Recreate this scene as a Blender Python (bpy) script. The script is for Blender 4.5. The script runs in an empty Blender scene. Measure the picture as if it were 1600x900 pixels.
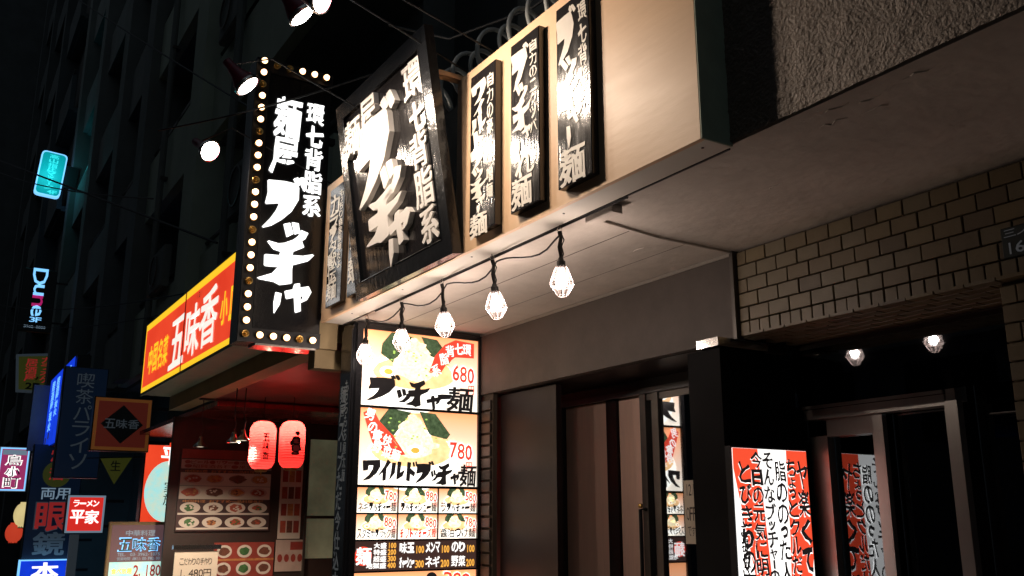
import bpy, math, random
from mathutils import Vector, Matrix, Euler, noise
R = math.radians
S = bpy.context.scene
COL = S.collection
EYE = 1.6          # camera height; all coordinates below are written relative to eye level and lifted at the end
random.seed(7)

# ------------------------------------------------------------------ camera, world, exposure
cam_d = bpy.data.cameras.new('camera'); cam = bpy.data.objects.new('camera', cam_d); COL.objects.link(cam)
cam_d.sensor_width = 36; cam_d.lens = 1450/1600*36; cam_d.clip_start = .05; cam_d.clip_end = 500
cam.rotation_euler = (R(90+13.96), 0, R(58.096)); cam.location = (0, 0, EYE)
S.camera = cam
S.render.resolution_x = 1024; S.render.resolution_y = 576
w = bpy.data.worlds.new('World'); S.world = w; w.use_nodes = True
wn = w.node_tree.nodes; bg = wn['Background']
bg.inputs[0].default_value = (.72, .86, 1.0, 1); bg.inputs[1].default_value = .075
S.view_settings.view_transform = 'Standard'; S.view_settings.look = 'None'
S.view_settings.exposure = .22; S.view_settings.gamma = 1
S.cycles.max_bounces = 6; S.cycles.diffuse_bounces = 3; S.cycles.glossy_bounces = 4; S.cycles.transparent_max_bounces = 8
S.cycles.caustics_reflective = False; S.cycles.caustics_refractive = False
S.cycles.sample_clamp_indirect = 3

# ------------------------------------------------------------------ materials
def mat(name, col, rough=.6, metal=0, emit=None, es=0, var=0, vscale=8, bump=0, bscale=60, spec=.5, stretch=None, coat=0, var2=None):
    m = bpy.data.materials.new(name); m.use_nodes = True
    nt = m.node_tree; b = nt.nodes['Principled BSDF']
    b.inputs['Base Color'].default_value = (*col, 1); b.inputs['Roughness'].default_value = rough
    b.inputs['Metallic'].default_value = metal; b.inputs['Specular IOR Level'].default_value = spec
    b.inputs['Coat Weight'].default_value = coat; b.inputs['Coat Roughness'].default_value = .08
    tc = nt.nodes.new('ShaderNodeTexCoord'); mp = nt.nodes.new('ShaderNodeMapping')
    nt.links.new(tc.outputs['Object'], mp.inputs['Vector'])
    if stretch: mp.inputs['Scale'].default_value = stretch
    if var:
        n = nt.nodes.new('ShaderNodeTexNoise'); n.inputs['Scale'].default_value = vscale; n.inputs['Detail'].default_value = 6
        n.inputs['Roughness'].default_value = .65
        r = nt.nodes.new('ShaderNodeMapRange'); r.inputs[1].default_value = .3; r.inputs[2].default_value = .7
        mx = nt.nodes.new('ShaderNodeMix'); mx.data_type = 'RGBA'
        c2 = var2 or tuple(c*(1-var) for c in col)
        mx.inputs[6].default_value = (*col, 1); mx.inputs[7].default_value = (*c2, 1)
        nt.links.new(mp.outputs[0], n.inputs['Vector']); nt.links.new(n.outputs[0], r.inputs[0])
        nt.links.new(r.outputs[0], mx.inputs[0]); nt.links.new(mx.outputs[2], b.inputs['Base Color'])
        r2 = nt.nodes.new('ShaderNodeMapRange'); r2.inputs[3].default_value = max(rough-.08, .03); r2.inputs[4].default_value = min(rough+.12, 1)
        nt.links.new(n.outputs[0], r2.inputs[0]); nt.links.new(r2.outputs[0], b.inputs['Roughness'])
        if emit and es:
            me = nt.nodes.new('ShaderNodeMix'); me.data_type = 'RGBA'
            me.inputs[6].default_value = (*emit, 1); me.inputs[7].default_value = (*(var2 or tuple(c*(1-var) for c in emit)), 1)
            nt.links.new(r.outputs[0], me.inputs[0]); nt.links.new(me.outputs[2], b.inputs['Emission Color'])
    if emit and es:
        b.inputs['Emission Color'].default_value = (*emit, 1); b.inputs['Emission Strength'].default_value = es
    if bump:
        n = nt.nodes.new('ShaderNodeTexNoise'); n.inputs['Scale'].default_value = bscale; n.inputs['Detail'].default_value = 5
        bp = nt.nodes.new('ShaderNodeBump'); bp.inputs['Strength'].default_value = bump; bp.inputs['Distance'].default_value = .01
        nt.links.new(mp.outputs[0], n.inputs['Vector']); nt.links.new(n.outputs[0], bp.inputs['Height'])
        nt.links.new(bp.outputs[0], b.inputs['Normal'])
    return m

def grad_mat(name, c0, c1, es, z0, z1, axis='Z', rough=.3):
    """printed colour ramp of a backlit poster, along one of its own axes"""
    m = mat(name, c0, rough, emit=c0, es=es); nt = m.node_tree; b = nt.nodes['Principled BSDF']
    tc = nt.nodes.new('ShaderNodeTexCoord'); sp = nt.nodes.new('ShaderNodeSeparateXYZ'); mr = nt.nodes.new('ShaderNodeMapRange')
    mr.inputs[1].default_value = z0; mr.inputs[2].default_value = z1
    mx = nt.nodes.new('ShaderNodeMix'); mx.data_type = 'RGBA'
    mx.inputs[6].default_value = (*c0, 1); mx.inputs[7].default_value = (*c1, 1)
    nt.links.new(tc.outputs['Object'], sp.inputs[0]); nt.links.new(sp.outputs[axis], mr.inputs[0])
    nt.links.new(mr.outputs[0], mx.inputs[0])
    nt.links.new(mx.outputs[2], b.inputs['Base Color']); nt.links.new(mx.outputs[2], b.inputs['Emission Color'])
    return m

def glass_mat(name, tint=(.02, .02, .02), refl=.5, rough=.02, trans=.6):
    """window pane: partly clear, partly mirror"""
    m = bpy.data.materials.new(name); m.use_nodes = True; nt = m.node_tree; nt.nodes.clear()
    o = nt.nodes.new('ShaderNodeOutputMaterial'); t = nt.nodes.new('ShaderNodeBsdfTransparent'); g = nt.nodes.new('ShaderNodeBsdfGlossy')
    t.inputs[0].default_value = (trans, trans, trans, 1); g.inputs['Roughness'].default_value = rough
    g.inputs[0].default_value = (.9, .95, 1, 1)
    f = nt.nodes.new('ShaderNodeFresnel'); f.inputs[0].default_value = 1.5
    a = nt.nodes.new('ShaderNodeMath'); a.operation = 'ADD'; a.inputs[1].default_value = refl; a.use_clamp = True
    mx = nt.nodes.new('ShaderNodeMixShader'); nt.links.new(f.outputs[0], a.inputs[0]); nt.links.new(a.outputs[0], mx.inputs[0])
    nt.links.new(t.outputs[0], mx.inputs[1]); nt.links.new(g.outputs[0], mx.inputs[2]); nt.links.new(mx.outputs[0], o.inputs[0])
    return m

def glow_mat(name, col, es, trans):
    """clear lamp glass: glows, and lets the light of its filament out"""
    m = bpy.data.materials.new(name); m.use_nodes = True; nt = m.node_tree; nt.nodes.clear()
    o = nt.nodes.new('ShaderNodeOutputMaterial'); t = nt.nodes.new('ShaderNodeBsdfTransparent'); e = nt.nodes.new('ShaderNodeEmission')
    e.inputs[0].default_value = (*col, 1); e.inputs[1].default_value = es
    mx = nt.nodes.new('ShaderNodeMixShader'); mx.inputs[0].default_value = 1-trans
    nt.links.new(t.outputs[0], mx.inputs[1]); nt.links.new(e.outputs[0], mx.inputs[2]); nt.links.new(mx.outputs[0], o.inputs[0])
    return m

def shell_mat(name, col, trans=.5, emit=0):
    """thin clear plastic / paper that passes and scatters the lamp inside"""
    m = bpy.data.materials.new(name); m.use_nodes = True; nt = m.node_tree; nt.nodes.clear()
    o = nt.nodes.new('ShaderNodeOutputMaterial'); t = nt.nodes.new('ShaderNodeBsdfTransparent')
    tl = nt.nodes.new('ShaderNodeBsdfTranslucent'); tl.inputs[0].default_value = (*col, 1)
    d = nt.nodes.new('ShaderNodeBsdfPrincipled'); d.inputs['Base Color'].default_value = (*col, 1); d.inputs['Roughness'].default_value = .25
    d.inputs['Emission Color'].default_value = (*col, 1); d.inputs['Emission Strength'].default_value = emit
    m1 = nt.nodes.new('ShaderNodeMixShader'); m1.inputs[0].default_value = .35
    m2 = nt.nodes.new('ShaderNodeMixShader'); m2.inputs[0].default_value = 1-trans
    nt.links.new(tl.outputs[0], m1.inputs[1]); nt.links.new(d.outputs[0], m1.inputs[2])
    nt.links.new(t.outputs[0], m2.inputs[1]); nt.links.new(m1.outputs[0], m2.inputs[2]); nt.links.new(m2.outputs[0], o.inputs[0])
    return m

M = dict(
 box=mat('cream_painted_board', (.78, .52, .32), .45, var=.12, vscale=2.0, bump=.08, bscale=14, stretch=(.6, .6, 3), spec=.35),
 boxside=mat('dark_green_board', (.30, .36, .26), .6, var=.2),
 under=mat('white_painted_soffit', (.72, .66, .58), .6, var=.12, vscale=3, bump=.15, bscale=25),
 soffit=mat('stained_soffit_paint', (.66, .58, .51), .75, var=.32, vscale=1.6, bump=.4, bscale=18),
 brown=mat('brown_fascia_paint', (.055, .040, .031), .6, var=.25, vscale=5, bump=.1, bscale=40),
 stucco=mat('rough_sprayed_stucco', (.22, .16, .12), .55, var=.3, vscale=30, bump=.9, bscale=90, spec=.6),
 wall=mat('dim_concrete', (.17, .185, .175), .8, var=.3, vscale=1.2, bump=.2, bscale=12),
 wall2=mat('dark_concrete', (.07, .08, .08), .8, var=.3, vscale=1.2),
 pale=mat('pale_parapet_concrete', (.42, .48, .38), .8, var=.25, vscale=1.0, bump=.2, bscale=10),
 tile=mat('glazed_buff_tile', (.175, .130, .064), .42, var=.18, vscale=9, bump=.1, bscale=60),
 tile2=mat('glazed_brown_tile', (.155, .112, .056), .42, var=.18, vscale=9, bump=.1, bscale=60),
 tile3=mat('glazed_grey_tile', (.165, .130, .074), .45, var=.2, vscale=9, bump=.1, bscale=60),
 tile4=mat('glazed_dark_tile', (.12, .086, .046), .42, var=.2, vscale=9, bump=.1, bscale=60),
 tiledark=mat('darker_tile', (.045, .03, .024), .5, var=.2),  # evenly darker tile for the strip beside the menu box
 grout=mat('dark_grout', (.060, .044, .030), .9),
 black=mat('black_lacquer', (.012, .012, .014), .16, var=.1, vscale=20, bump=.12, bscale=60, spec=.6),
 blackm=mat('black_painted_steel', (.014, .014, .016), .38, var=.3, vscale=12),
 plaque=mat('black_stained_board', (.018, .016, .017), .13, var=.3, vscale=6, bump=.14, bscale=22, stretch=(4, 1, .5), spec=.8),
 letter=mat('white_letter_paint', (.86, .82, .78), .4, var=.06, vscale=14),
 letteredge=mat('white_plaque_print', (.72, .67, .60), .32, bump=.04, spec=.4),
 frame=mat('black_gloss_frame', (.010, .011, .013), .20, bump=.25, bscale=30, spec=.6, coat=.2),
 wood=mat('door_wood_veneer', (.82, .54, .42), .5, var=.12, vscale=7, stretch=(9, 9, .5), bump=.06, bscale=20),
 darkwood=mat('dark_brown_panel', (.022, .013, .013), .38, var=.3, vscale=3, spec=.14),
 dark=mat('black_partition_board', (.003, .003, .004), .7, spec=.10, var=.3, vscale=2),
 alu=mat('brushed_aluminium', (.42, .39, .35), .32, metal=.85, var=.15, vscale=10, stretch=(1, 1, .2)),
 aludark=mat('bronze_aluminium', (.10, .09, .08), .35, metal=.6, var=.2),
 cage=mat('cage_wire', (.30, .24, .23), .4),
 chrome=mat('bright_steel', (.8, .76, .7), .18, metal=1),
 grey=mat('grey_spiral_plastic', (.50, .52, .50), .5),
 rubber=mat('black_rubber_cord', (.012, .010, .010), .5),
 wire=mat('overhead_cable', (.006, .007, .008), .6),
 redpaint=mat('red_glossy_soffit', (.22, .022, .016), .25, var=.4, vscale=2),
 redwall=mat('red_brown_wall', (.17, .025, .02), .5, var=.4, vscale=2),
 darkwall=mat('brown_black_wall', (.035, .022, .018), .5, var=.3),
 cream=mat('beige_neighbour_wall', (.46, .34, .18), .7, var=.2, vscale=3, bump=.2, bscale=20),
 ghostred=mat('ghost_red_housing', (.16, .012, .03), .35),  # housing takes the red of a lens ghost, painted into its colour
 asphalt=mat('asphalt', (.05, .05, .052), .75, var=.35, vscale=4, bump=.5, bscale=120),
 paving=mat('paving', (.18, .17, .16), .8, var=.3, vscale=3, bump=.3, bscale=60),
 paper=mat('paper', (.68, .60, .48), .6, var=.1, vscale=4),
 darkglass=mat('dark_window_glass', (.008, .010, .012), .08, spec=.7),
 # lit print; the dim colours of unlit signs carry a faint painted glow
 e_white=mat('lit_white', (.8, .8, .8), .3, emit=(1, .97, .9), es=1.5),
 e_warm=mat('lit_warm_white', (.8, .75, .6), .3, emit=(1, .9, .66), es=1.35),
 e_lamp=mat('lamp_face', (.9, .9, .9), .3, emit=(1, .96, .92), es=30),
 e_bulb=glow_mat('bulb_glow', (1, .88, .80), 14, .65),
 e_mbulb=mat('marquee_bulb_glow', (.9, .9, .9), .3, emit=(1, .60, .32), es=4.5),
 e_mtext=mat('lit_marquee_letter', (.9, .9, .9), .3, emit=(1, 1, .98), es=1.35),
 e_red=mat('lit_red_print', (.7, .05, .02), .3, emit=(.80, .065, .022), es=1.0, var=.15, vscale=1.2, var2=(.62, .035, .012)),
 e_red2=mat('lit_menu_red', (.8, .1, .05), .3, emit=(.72, .05, .03), es=1.0),
 e_yel=mat('lit_yellow_print', (.8, .6, .05), .3, emit=(.95, .58, .02), es=.9),
 e_wtext=mat('lit_white_print', (.9, .9, .9), .3, emit=(.82, .78, .70), es=1.0),
 ink=mat('black_ink', (.012, .010, .010), .3, emit=(.012, .010, .010), es=1),
 e_ink=mat('plain_ink', (.03, .02, .02), .4),  # near-black ink of handwriting and lantern characters
 e_nori=mat('nori_print', (.05, .09, .04), .3, emit=(.10, .15, .07), es=1.0, var=.7, vscale=40, var2=(.02, .035, .015)),
 e_noodle=mat('noodle_print', (.9, .8, .5), .3, emit=(1.25, 1.15, .88), es=1.12, var=.3, vscale=45, var2=(.98, .74, .34)),
 e_bowl=mat('bowl_print', (.9, .9, .85), .3, emit=(1.15, 1.1, .98), es=1.5),
 e_strand=mat('strand_print', (.9, .7, .4), .3, emit=(.98, .72, .34), es=1.0),
 e_pork=mat('pork_print', (.8, .5, .25), .3, emit=(1.1, .75, .38), es=1.2, var=.5, vscale=20, var2=(.85, .45, .18)),
 e_dkprint=mat('menu_dark_print', (.03, .015, .012), .3, emit=(.045, .022, .018), es=1),
 e_orange=mat('lit_orange_print', (.9, .5, .1), .3, emit=(.90, .42, .06), es=1.0),
 e_sign_red=mat('lightbox_red', (.8, .1, .05), .3, emit=(.84, .075, .03), es=1.0),
 e_sign_white=mat('lightbox_white', (.9, .9, .9), .3, emit=(1, .97, .93), es=1.15),
 e_teal=mat('lit_teal', (.05, .5, .5), .3, emit=(.0, .22, .25), es=1.0),
 e_teal2=mat('lit_teal_text', (.1, .8, .8), .3, emit=(.03, .60, .62), es=1.0),
 e_blue=mat('lit_blue', (.02, .1, .8), .3, emit=(.005, .045, .72), es=1.0, var=.4, vscale=3),
 e_cyan=mat('lit_cyan', (.3, .7, 1), .3, emit=(.20, .55, 1.0), es=1.1),
 e_pink=mat('lit_magenta', (.6, .05, .25), .3, emit=(.32, .01, .10), es=1.0),
 e_lred=mat('lantern_print_red', (.8, .05, .03), .5, emit=(.55, .02, .015), es=1),
 d_yel=mat('dim_yellow_sign', (.20, .19, .04), .5, emit=(.035, .04, .006), es=.4),  # pennant cloth and dim signs glow slightly without a lamp
 d_orange=mat('dim_orange_sign', (.5, .2, .05), .5, emit=(.055, .018, .004), es=1),  # border of an unlit sign, brightened by a low emission
 d_red=mat('dim_red_sign', (.4, .03, .02), .5, emit=(.03, .005, .003), es=1),  # unlit sign red with a faint glow put in
 d_dark=mat('dim_sign_black', (.02, .03, .03), .4),
 d_navy=mat('navy_sign', (.010, .016, .035), .4, emit=(.001, .003, .008), es=1),  # slight glow put into an unlit navy face
 d_text=mat('dim_sign_text', (.30, .32, .32), .5, emit=(.012, .016, .02), es=1),  # painted writing given a slight glow of its own
 d_text2=mat('pale_blue_sign_text', (.35, .37, .35), .5, emit=(.11, .16, .21), es=1),
 d_rtext=mat('dim_red_text', (.5, .04, .03), .5, emit=(.16, .01, .01), es=1),
 d_brown=mat('brown_board_print', (.2, .12, .11), .5, emit=(.075, .040, .045), es=1),
 e_aqua=mat('lit_aqua', (.3, .8, .8), .4, emit=(.28, .68, .70), es=1.0, var=.6, vscale=9, var2=(.55, .60, .45)),
 food_r=mat('food_print_red', (.50, .10, .05), .5, var=.6, vscale=25, var2=(.24, .05, .03)),
 food_o=mat('food_print_orange', (.58, .26, .08), .5, var=.6, vscale=25, var2=(.30, .10, .04)),
 food_g=mat('food_print_green', (.07, .19, .06), .5, var=.6, vscale=25, var2=(.02, .07, .02)),
 food_b=mat('food_print_brown', (.20, .07, .04), .5, var=.6, vscale=25, var2=(.08, .03, .02)),
 plate=mat('plate_print', (.60, .54, .46), .5),
 pprint=mat('poster_pink_print', (.50, .38, .32), .5, var=.2),
 predprint=mat('poster_red_print', (.32, .05, .035), .5, var=.3),
 pink=mat('poster_dark_print', (.05, .025, .025), .5),
 shell=shell_mat('clear_faceted_plastic', (1, .88, .84), .975, .0),
 lantern=shell_mat('red_lantern_paper', (.90, .09, .09), .05, .12),
 e_plum=mat('lit_plum', (.4, .05, .2), .5, emit=(.26, .025, .10), es=1),
 e_green=mat('onion_print', (.3, .5, .1), .3, emit=(.35, .55, .12), es=1.0),
 lanternw=mat('lit_cream_paper', (.8, .7, .4), .6, emit=(.62, .50, .22), es=1, var=.3, vscale=2),
 lanternr=mat('lit_red_paper', (.8, .1, .05), .6, emit=(.40, .035, .015), es=1),
 gold=mat('brass', (.8, .5, .15), .3, metal=1),
 pane=glass_mat('door_pane', refl=.42, trans=.35),
 pane2=glass_mat('transom_pane', refl=.13, trans=.25),
 greenwin=mat('lit_green_window', (.3, .3, .2), .5, emit=(.055, .055, .032), es=1, var=.6, vscale=1.5),
)

# ------------------------------------------------------------------ mesh helpers
class MB:
    def __init__(s): s.v = []; s.f = []; s.sm = False
    def add(s, vs, fs):
        n = len(s.v); s.v += [tuple(v) for v in vs]; s.f += [tuple(i+n for i in f) for f in fs]; return s
    def box(s, x0, x1, y0, y1, z0, z1):
        return s.add([(x0,y0,z0),(x1,y0,z0),(x1,y1,z0),(x0,y1,z0),(x0,y0,z1),(x1,y0,z1),(x1,y1,z1),(x0,y1,z1)],
                     [(0,3,2,1),(4,5,6,7),(0,1,5,4),(1,2,6,5),(2,3,7,6),(3,0,4,7)])
    def bev(s, x0, x1, y0, y1, z0, z1, b):
        """box with chamfered front (-y) edges"""
        return s.add([(x0,y1,z0),(x1,y1,z0),(x1,y1,z1),(x0,y1,z1),(x0,y0+b,z0),(x1,y0+b,z0),(x1,y0+b,z1),(x0,y0+b,z1),
                      (x0+b,y0,z0+b),(x1-b,y0,z0+b),(x1-b,y0,z1-b),(x0+b,y0,z1-b)],
                     [(0,3,2,1),(0,1,5,4),(1,2,6,5),(2,3,7,6),(3,0,4,7),(4,5,9,8),(5,6,10,9),(6,7,11,10),(7,4,8,11),(8,9,10,11)])
    def prism(s, pts, y0, y1):
        """outline in x,z pushed from y0 (front) to y1"""
        n = len(pts); A = sum(pts[i][0]*pts[(i+1)%n][1]-pts[(i+1)%n][0]*pts[i][1] for i in range(n))
        if A < 0: pts = pts[::-1]
        from mathutils.geometry import tessellate_polygon
        tr = tessellate_polygon([[Vector((p[0], p[1], 0)) for p in pts]])
        vs = [(p[0], y0, p[1]) for p in pts]; fs = []
        for t in tr:
            a, b, c = (Vector(pts[i]) for i in t)
            cr = (b-a).cross(c-a) if False else (b.x-a.x)*(c.y-a.y)-(b.y-a.y)*(c.x-a.x)
            fs.append(tuple(t) if cr > 0 else tuple(t[::-1]))
        if y1 is not None and abs(y1-y0) > 1e-6:
            vs += [(p[0], y1, p[1]) for p in pts]
            fs += [tuple(i+n for i in f[::-1]) for f in fs]
            fs += [(i, i+n, (i+1)%n+n, (i+1)%n) for i in range(n)]
        return s.add(vs, fs)
    def ell(s, cx, cz, rx, rz, y, n=24, wob=0, seed=0):
        rnd = random.Random(seed)
        return s.prism([(cx+rx*math.cos(2*math.pi*i/n)*(1+wob*(rnd.random()-.5)), cz+rz*math.sin(2*math.pi*i/n)*(1+wob*(rnd.random()-.5))) for i in range(n)], y, None)
    def tube(s, path, r, n=8, cap=True):
        path = [Vector(p) for p in path]; rs = r if isinstance(r, (list, tuple)) else [r]*len(path)
        vs = []; fs = []; up = None
        for i, p in enumerate(path):
            t = (path[min(i+1, len(path)-1)]-path[max(i-1, 0)]).normalized()
            if up is None:
                up = t.cross(Vector((0, 0, 1)));
                if up.length < 1e-3: up = t.cross(Vector((1, 0, 0)))
            up = (up - t*up.dot(t)).normalized(); q = t.cross(up)
            for k in range(n):
                a = 2*math.pi*k/n; vs.append(p+(up*math.cos(a)+q*math.sin(a))*rs[i])
        for i in range(len(path)-1):
            for k in range(n): fs.append((i*n+k, i*n+(k+1)%n, (i+1)*n+(k+1)%n, (i+1)*n+k))
        if cap: fs += [tuple(range(n))[::-1], tuple((len(path)-1)*n+k for k in range(n))]
        return s.add(vs, fs)
    def lathe(s, prof, n=20, c=(0,0,0), M4=None):
        vs = []; fs = []
        for r, z in prof:
            for k in range(n):
                a = 2*math.pi*k/n; v = Vector((r*math.cos(a), r*math.sin(a), z))
                vs.append((M4 @ v if M4 else v)+Vector(c))
        for i in range(len(prof)-1):
            for k in range(n): fs.append((i*n+k, i*n+(k+1)%n, (i+1)*n+(k+1)%n, (i+1)*n+k))
        return s.add(vs, fs)
    def build(s, name, m, parent=None, label=None, cat=None, group=None, kind=None, smooth=False, world=None):
        """parent given: vertices are in the parent's frame (world=(x,y,z) subtracts that point).  No parent: origin goes to the base centre"""
        vs = s.v
        if world is not None: vs = [(a[0]-world[0], a[1]-world[1], a[2]-world[2]) for a in vs]
        loc = None
        if parent is None:
            lo = [min(v[i] for v in vs) for i in range(3)]; hi = [max(v[i] for v in vs) for i in range(3)]
            loc = ((lo[0]+hi[0])/2, (lo[1]+hi[1])/2, lo[2]); vs = [(v[0]-loc[0], v[1]-loc[1], v[2]-loc[2]) for v in vs]
        me = bpy.data.meshes.new(name); me.from_pydata(vs, [], s.f); me.update()
        if smooth: me.shade_smooth()
        me.materials.append(m if not isinstance(m, str) else M[m])
        o = bpy.data.objects.new(name, me); COL.objects.link(o)
        if parent: o.parent = parent
        else: o.location = loc
        props(o, label, cat, group, kind); return o

def props(o, label=None, cat=None, group=None, kind=None):
    if label: o['label'] = label
    if cat: o['category'] = cat
    if group: o['group'] = group
    if kind: o['kind'] = kind

def root(name, label, cat, loc=(0,0,0), rot=(0,0,0), group=None):
    o = bpy.data.objects.new(name, None); COL.objects.link(o); o.empty_display_size = .1
    o.location = loc; o.rotation_euler = rot; props(o, label, cat, group); return o
def copy_tree(o, parent=None):
    c = o.copy(); COL.objects.link(c)
    if parent: c.parent = parent
    for ch in list(o.children): copy_tree(ch, c)
    return c
FACE_X = (0, 0, R(90))       # a sign hung across the pavement: local x -> world y, front looks towards +x
def light(name, kind, loc, energy, col=(1,.9,.8), size=.03, parent=None, rot=None, spot=None):
    d = bpy.data.lights.new(name, kind); d.energy = energy; d.color = col
    if kind == 'AREA': d.size = size
    else: d.shadow_soft_size = size
    if spot: d.spot_size = R(spot); d.spot_blend = .6
    o = bpy.data.objects.new(name, d); COL.objects.link(o); o.location = loc
    if rot: o.rotation_euler = rot
    if parent: o.parent = parent
    return o

# ------------------------------------------------------------------ writing
GC = {}
def glyph(ch, bold):
    k = (ch, bold)
    if k not in GC:
        c = bpy.data.curves.new('t', 'FONT'); c.body = ch; c.offset = bold; c.resolution_u = 2
        o = bpy.data.objects.new('t', c); me = bpy.data.meshes.new_from_object(o)
        V = [(v.co.x, v.co.y) for v in me.vertices]; Fc = [tuple(p.vertices) for p in me.polygons]
        bpy.data.objects.remove(o); bpy.data.meshes.remove(me); bpy.data.curves.remove(c)
        GC[k] = (V, Fc)
    return GC[k]
# hand drawn brush katakana of the shop's name, in a unit square (x right, y down)
BRUSH = {
 'ブ': [[(.02,.06),(.45,.03),(.80,.04),(.84,.10),(.86,.34),(.70,.60),(.48,.78),(.22,.93),(0,1),(.10,.90),(.20,.80),(.33,.62),(.40,.46),(.30,.47),(.02,.52),(.06,.30)],
       [(.70,-.06),(.80,-.10),(.88,.02),(.79,.04)], [(.86,-.10),(.95,-.12),(1.04,.04),(.95,.08)]],
 'フ': [[(.02,.06),(.45,.03),(.86,.04),(.92,.34),(.70,.60),(.48,.78),(.22,.93),(0,1),(.10,.90),(.20,.80),(.33,.62),(.40,.46),(.30,.47),(.02,.52),(.06,.30)]],
 'ッ': [[(0,.14),(.22,.04),(.40,.52),(.18,.70)], [(.32,.0),(.56,.0),(.66,.42),(.48,.52)],
       [(.72,.30),(1,.38),(.90,.68),(.60,.96),(.14,1),(.46,.80),(.66,.56)]],
 'チ': [[(.10,.12),(.30,.15),(.50,.09),(.72,0),(.78,.13),(.58,.26),(.57,.36),(.80,.34),(1,.27),(.90,.41),(.60,.55),(.60,.66),(.63,.94),(.42,1),(.30,.95),(.0,.93),(.26,.80),(.38,.62),(.10,.64),(.08,.42),(.36,.40),(.38,.29),(.22,.26)]],
 'ャ': [[(0,.38),(.30,.30),(.34,.12),(.52,.08),(.54,.22),(.88,.14),(1,.30),(.86,.56),(.66,.66),(.74,.44),(.58,.46),(.66,.94),(.48,1),(.38,.52),(.08,.60)]],
 'ー': [[(.0,.40),(.30,.36),(1,.34),(.92,.60),(.60,.62),(.30,.66),(.06,.74)]],
 '|': [[(.35,0),(.70,.03),(.66,.55),(.38,1),(.30,.5)]],
 'ワ': [[(0,.04),(.95,0),(1,.30),(.80,.66),(.45,.92),(.10,1),(.42,.74),(.60,.44),(.62,.24),(.34,.26),(.30,.50),(.06,.52)]],
 'イ': [[(.72,0),(1,.12),(.66,.42),(.64,.96),(.40,1),(.38,.60),(.0,.80),(.26,.54),(.50,.30)]],
 'ル': [[(.14,.06),(.38,.08),(.34,.62),(.02,1),(.12,.6)], [(.50,.0),(.74,.02),(.70,.62),(1,.44),(.88,.78),(.50,.98)]],
 'ド': [[(.20,0),(.46,.02),(.46,.34),(.86,.54),(.78,.74),(.46,.60),(.44,1),(.18,.96)], [(.62,.02),(.72,0),(.80,.20),(.70,.24)], [(.82,-.02),(.92,-.04),(1,.16),(.90,.20)]],
 'ト': [[(.20,0),(.50,.02),(.50,.30),(.96,.52),(.86,.76),(.50,.60),(.46,1),(.18,.96)]],
}
def put_char(mb, ch, x, z, wd, ht, y=0, depth=0, bold=.02, rough=0, shear=0, rot=0, fit=True, brush=True, flip=False):
    """one character with its top left corner at x,z and filling wd x ht"""
    def tf(u, v):      # u,v in 0..1, v down
        u += shear*(.5-v)
        px, pz = x+u*wd, z-v*ht
        if rot:
            cx, cz = x+wd/2, z-ht/2; c, s_ = math.cos(rot), math.sin(rot)
            px, pz = cx+(px-cx)*c-(pz-cz)*s_, cz+(px-cx)*s_+(pz-cz)*c
        if rough:
            q = Vector((px*9/max(wd, .02)*.6, pz*9/max(ht, .02)*.6, 3.1)); d = noise.noise_vector(q)
            px += d.x*rough*wd; pz += d.y*rough*ht
        return px, pz
    if brush and ch in BRUSH:
        for poly in BRUSH[ch]: mb.prism([tf(*p) for p in poly], y-depth, y if depth else None)
        if bold >= .04:          # fatten the strokes
            for k, (a, c) in enumerate(((.022, 0), (-.022, 0), (0, .018), (0, -.018))):
                for poly in BRUSH[ch]: mb.prism([(p[0]+a*wd, p[1]+c*ht) for p in (tf(*q) for q in poly)], y-depth-.00006*(k+1), y if depth else None)
        return
    if bold > .012 and len(glyph(ch, 0)[0]) > 26:       # thicken dense characters by overprinting instead of offsetting
        b = min(bold, .06)*.40; dy = .00006
        for k, (a, c) in enumerate(((0, 0), (b, b*.6), (-b, b*.6), (b, -b*.6), (-b, -b*.6))):
            put_char(mb, ch, x+a*wd, z+c*ht, wd, ht, y-dy*k, depth, .006, rough, shear, rot, fit, brush)
        return
    V, Fc = glyph(ch, bold)
    if not V: return
    if ch in ',.-:': fit = False
    if fit:
        x0 = min(v[0] for v in V); x1 = max(v[0] for v in V); y0 = min(v[1] for v in V); y1 = max(v[1] for v in V)
        if x1-x0 < .3: cx = (x0+x1)/2; x0 = min(x0, cx-.3); x1 = max(x1, cx+.3)
        if y1-y0 < .3: cy = (y0+y1)/2; y0 = min(y0, cy-.3); y1 = max(y1, cy+.3)
    else: x0, x1, y0, y1 = 0, 1, -.12, .88
    if not fit and ord(ch) < 256: x1 = .6
    P = [tf((v[0]-x0)/(x1-x0), (y1-v[1])/(y1-y0)) for v in V]
    if depth:
        n = len(P); vs = [(p[0], y-depth, p[1]) for p in P]+[(p[0], y, p[1]) for p in P]
        fs = [tuple(f) for f in Fc]; cnt = {}
        for f in Fc:
            for a, b in zip(f, f[1:]+f[:1]): cnt[(a, b)] = 1
        side = [(b, a, a+n, b+n) for (a, b) in cnt if (b, a) not in cnt]
        mb.add(vs, fs+side)
    else: mb.add([(p[0], y, p[1]) for p in P], [tuple(f) for f in Fc])
def write_v(mb, txt, x, z, wd, ht, **k):
    """column of characters inside the box with top left x,z"""
    wts = [.62 if c in 'ッャュョっゃゅょ' else (.55 if c in 'ー|・' else 1) for c in txt]; tot = sum(wts); zz = z
    for c, q in zip(txt, wts):
        h = ht*q/tot
        cw = wd*(.72 if q < 1 and c not in 'ー|' else 1)
        if c == 'ー' : put_char(mb, '|', x+wd*.2, zz, wd*.6, h*.9, **k)
        elif c != ' ': put_char(mb, c, x+(wd-cw)*.6, zz, cw, h*.93, **k)
        zz -= h
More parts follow.
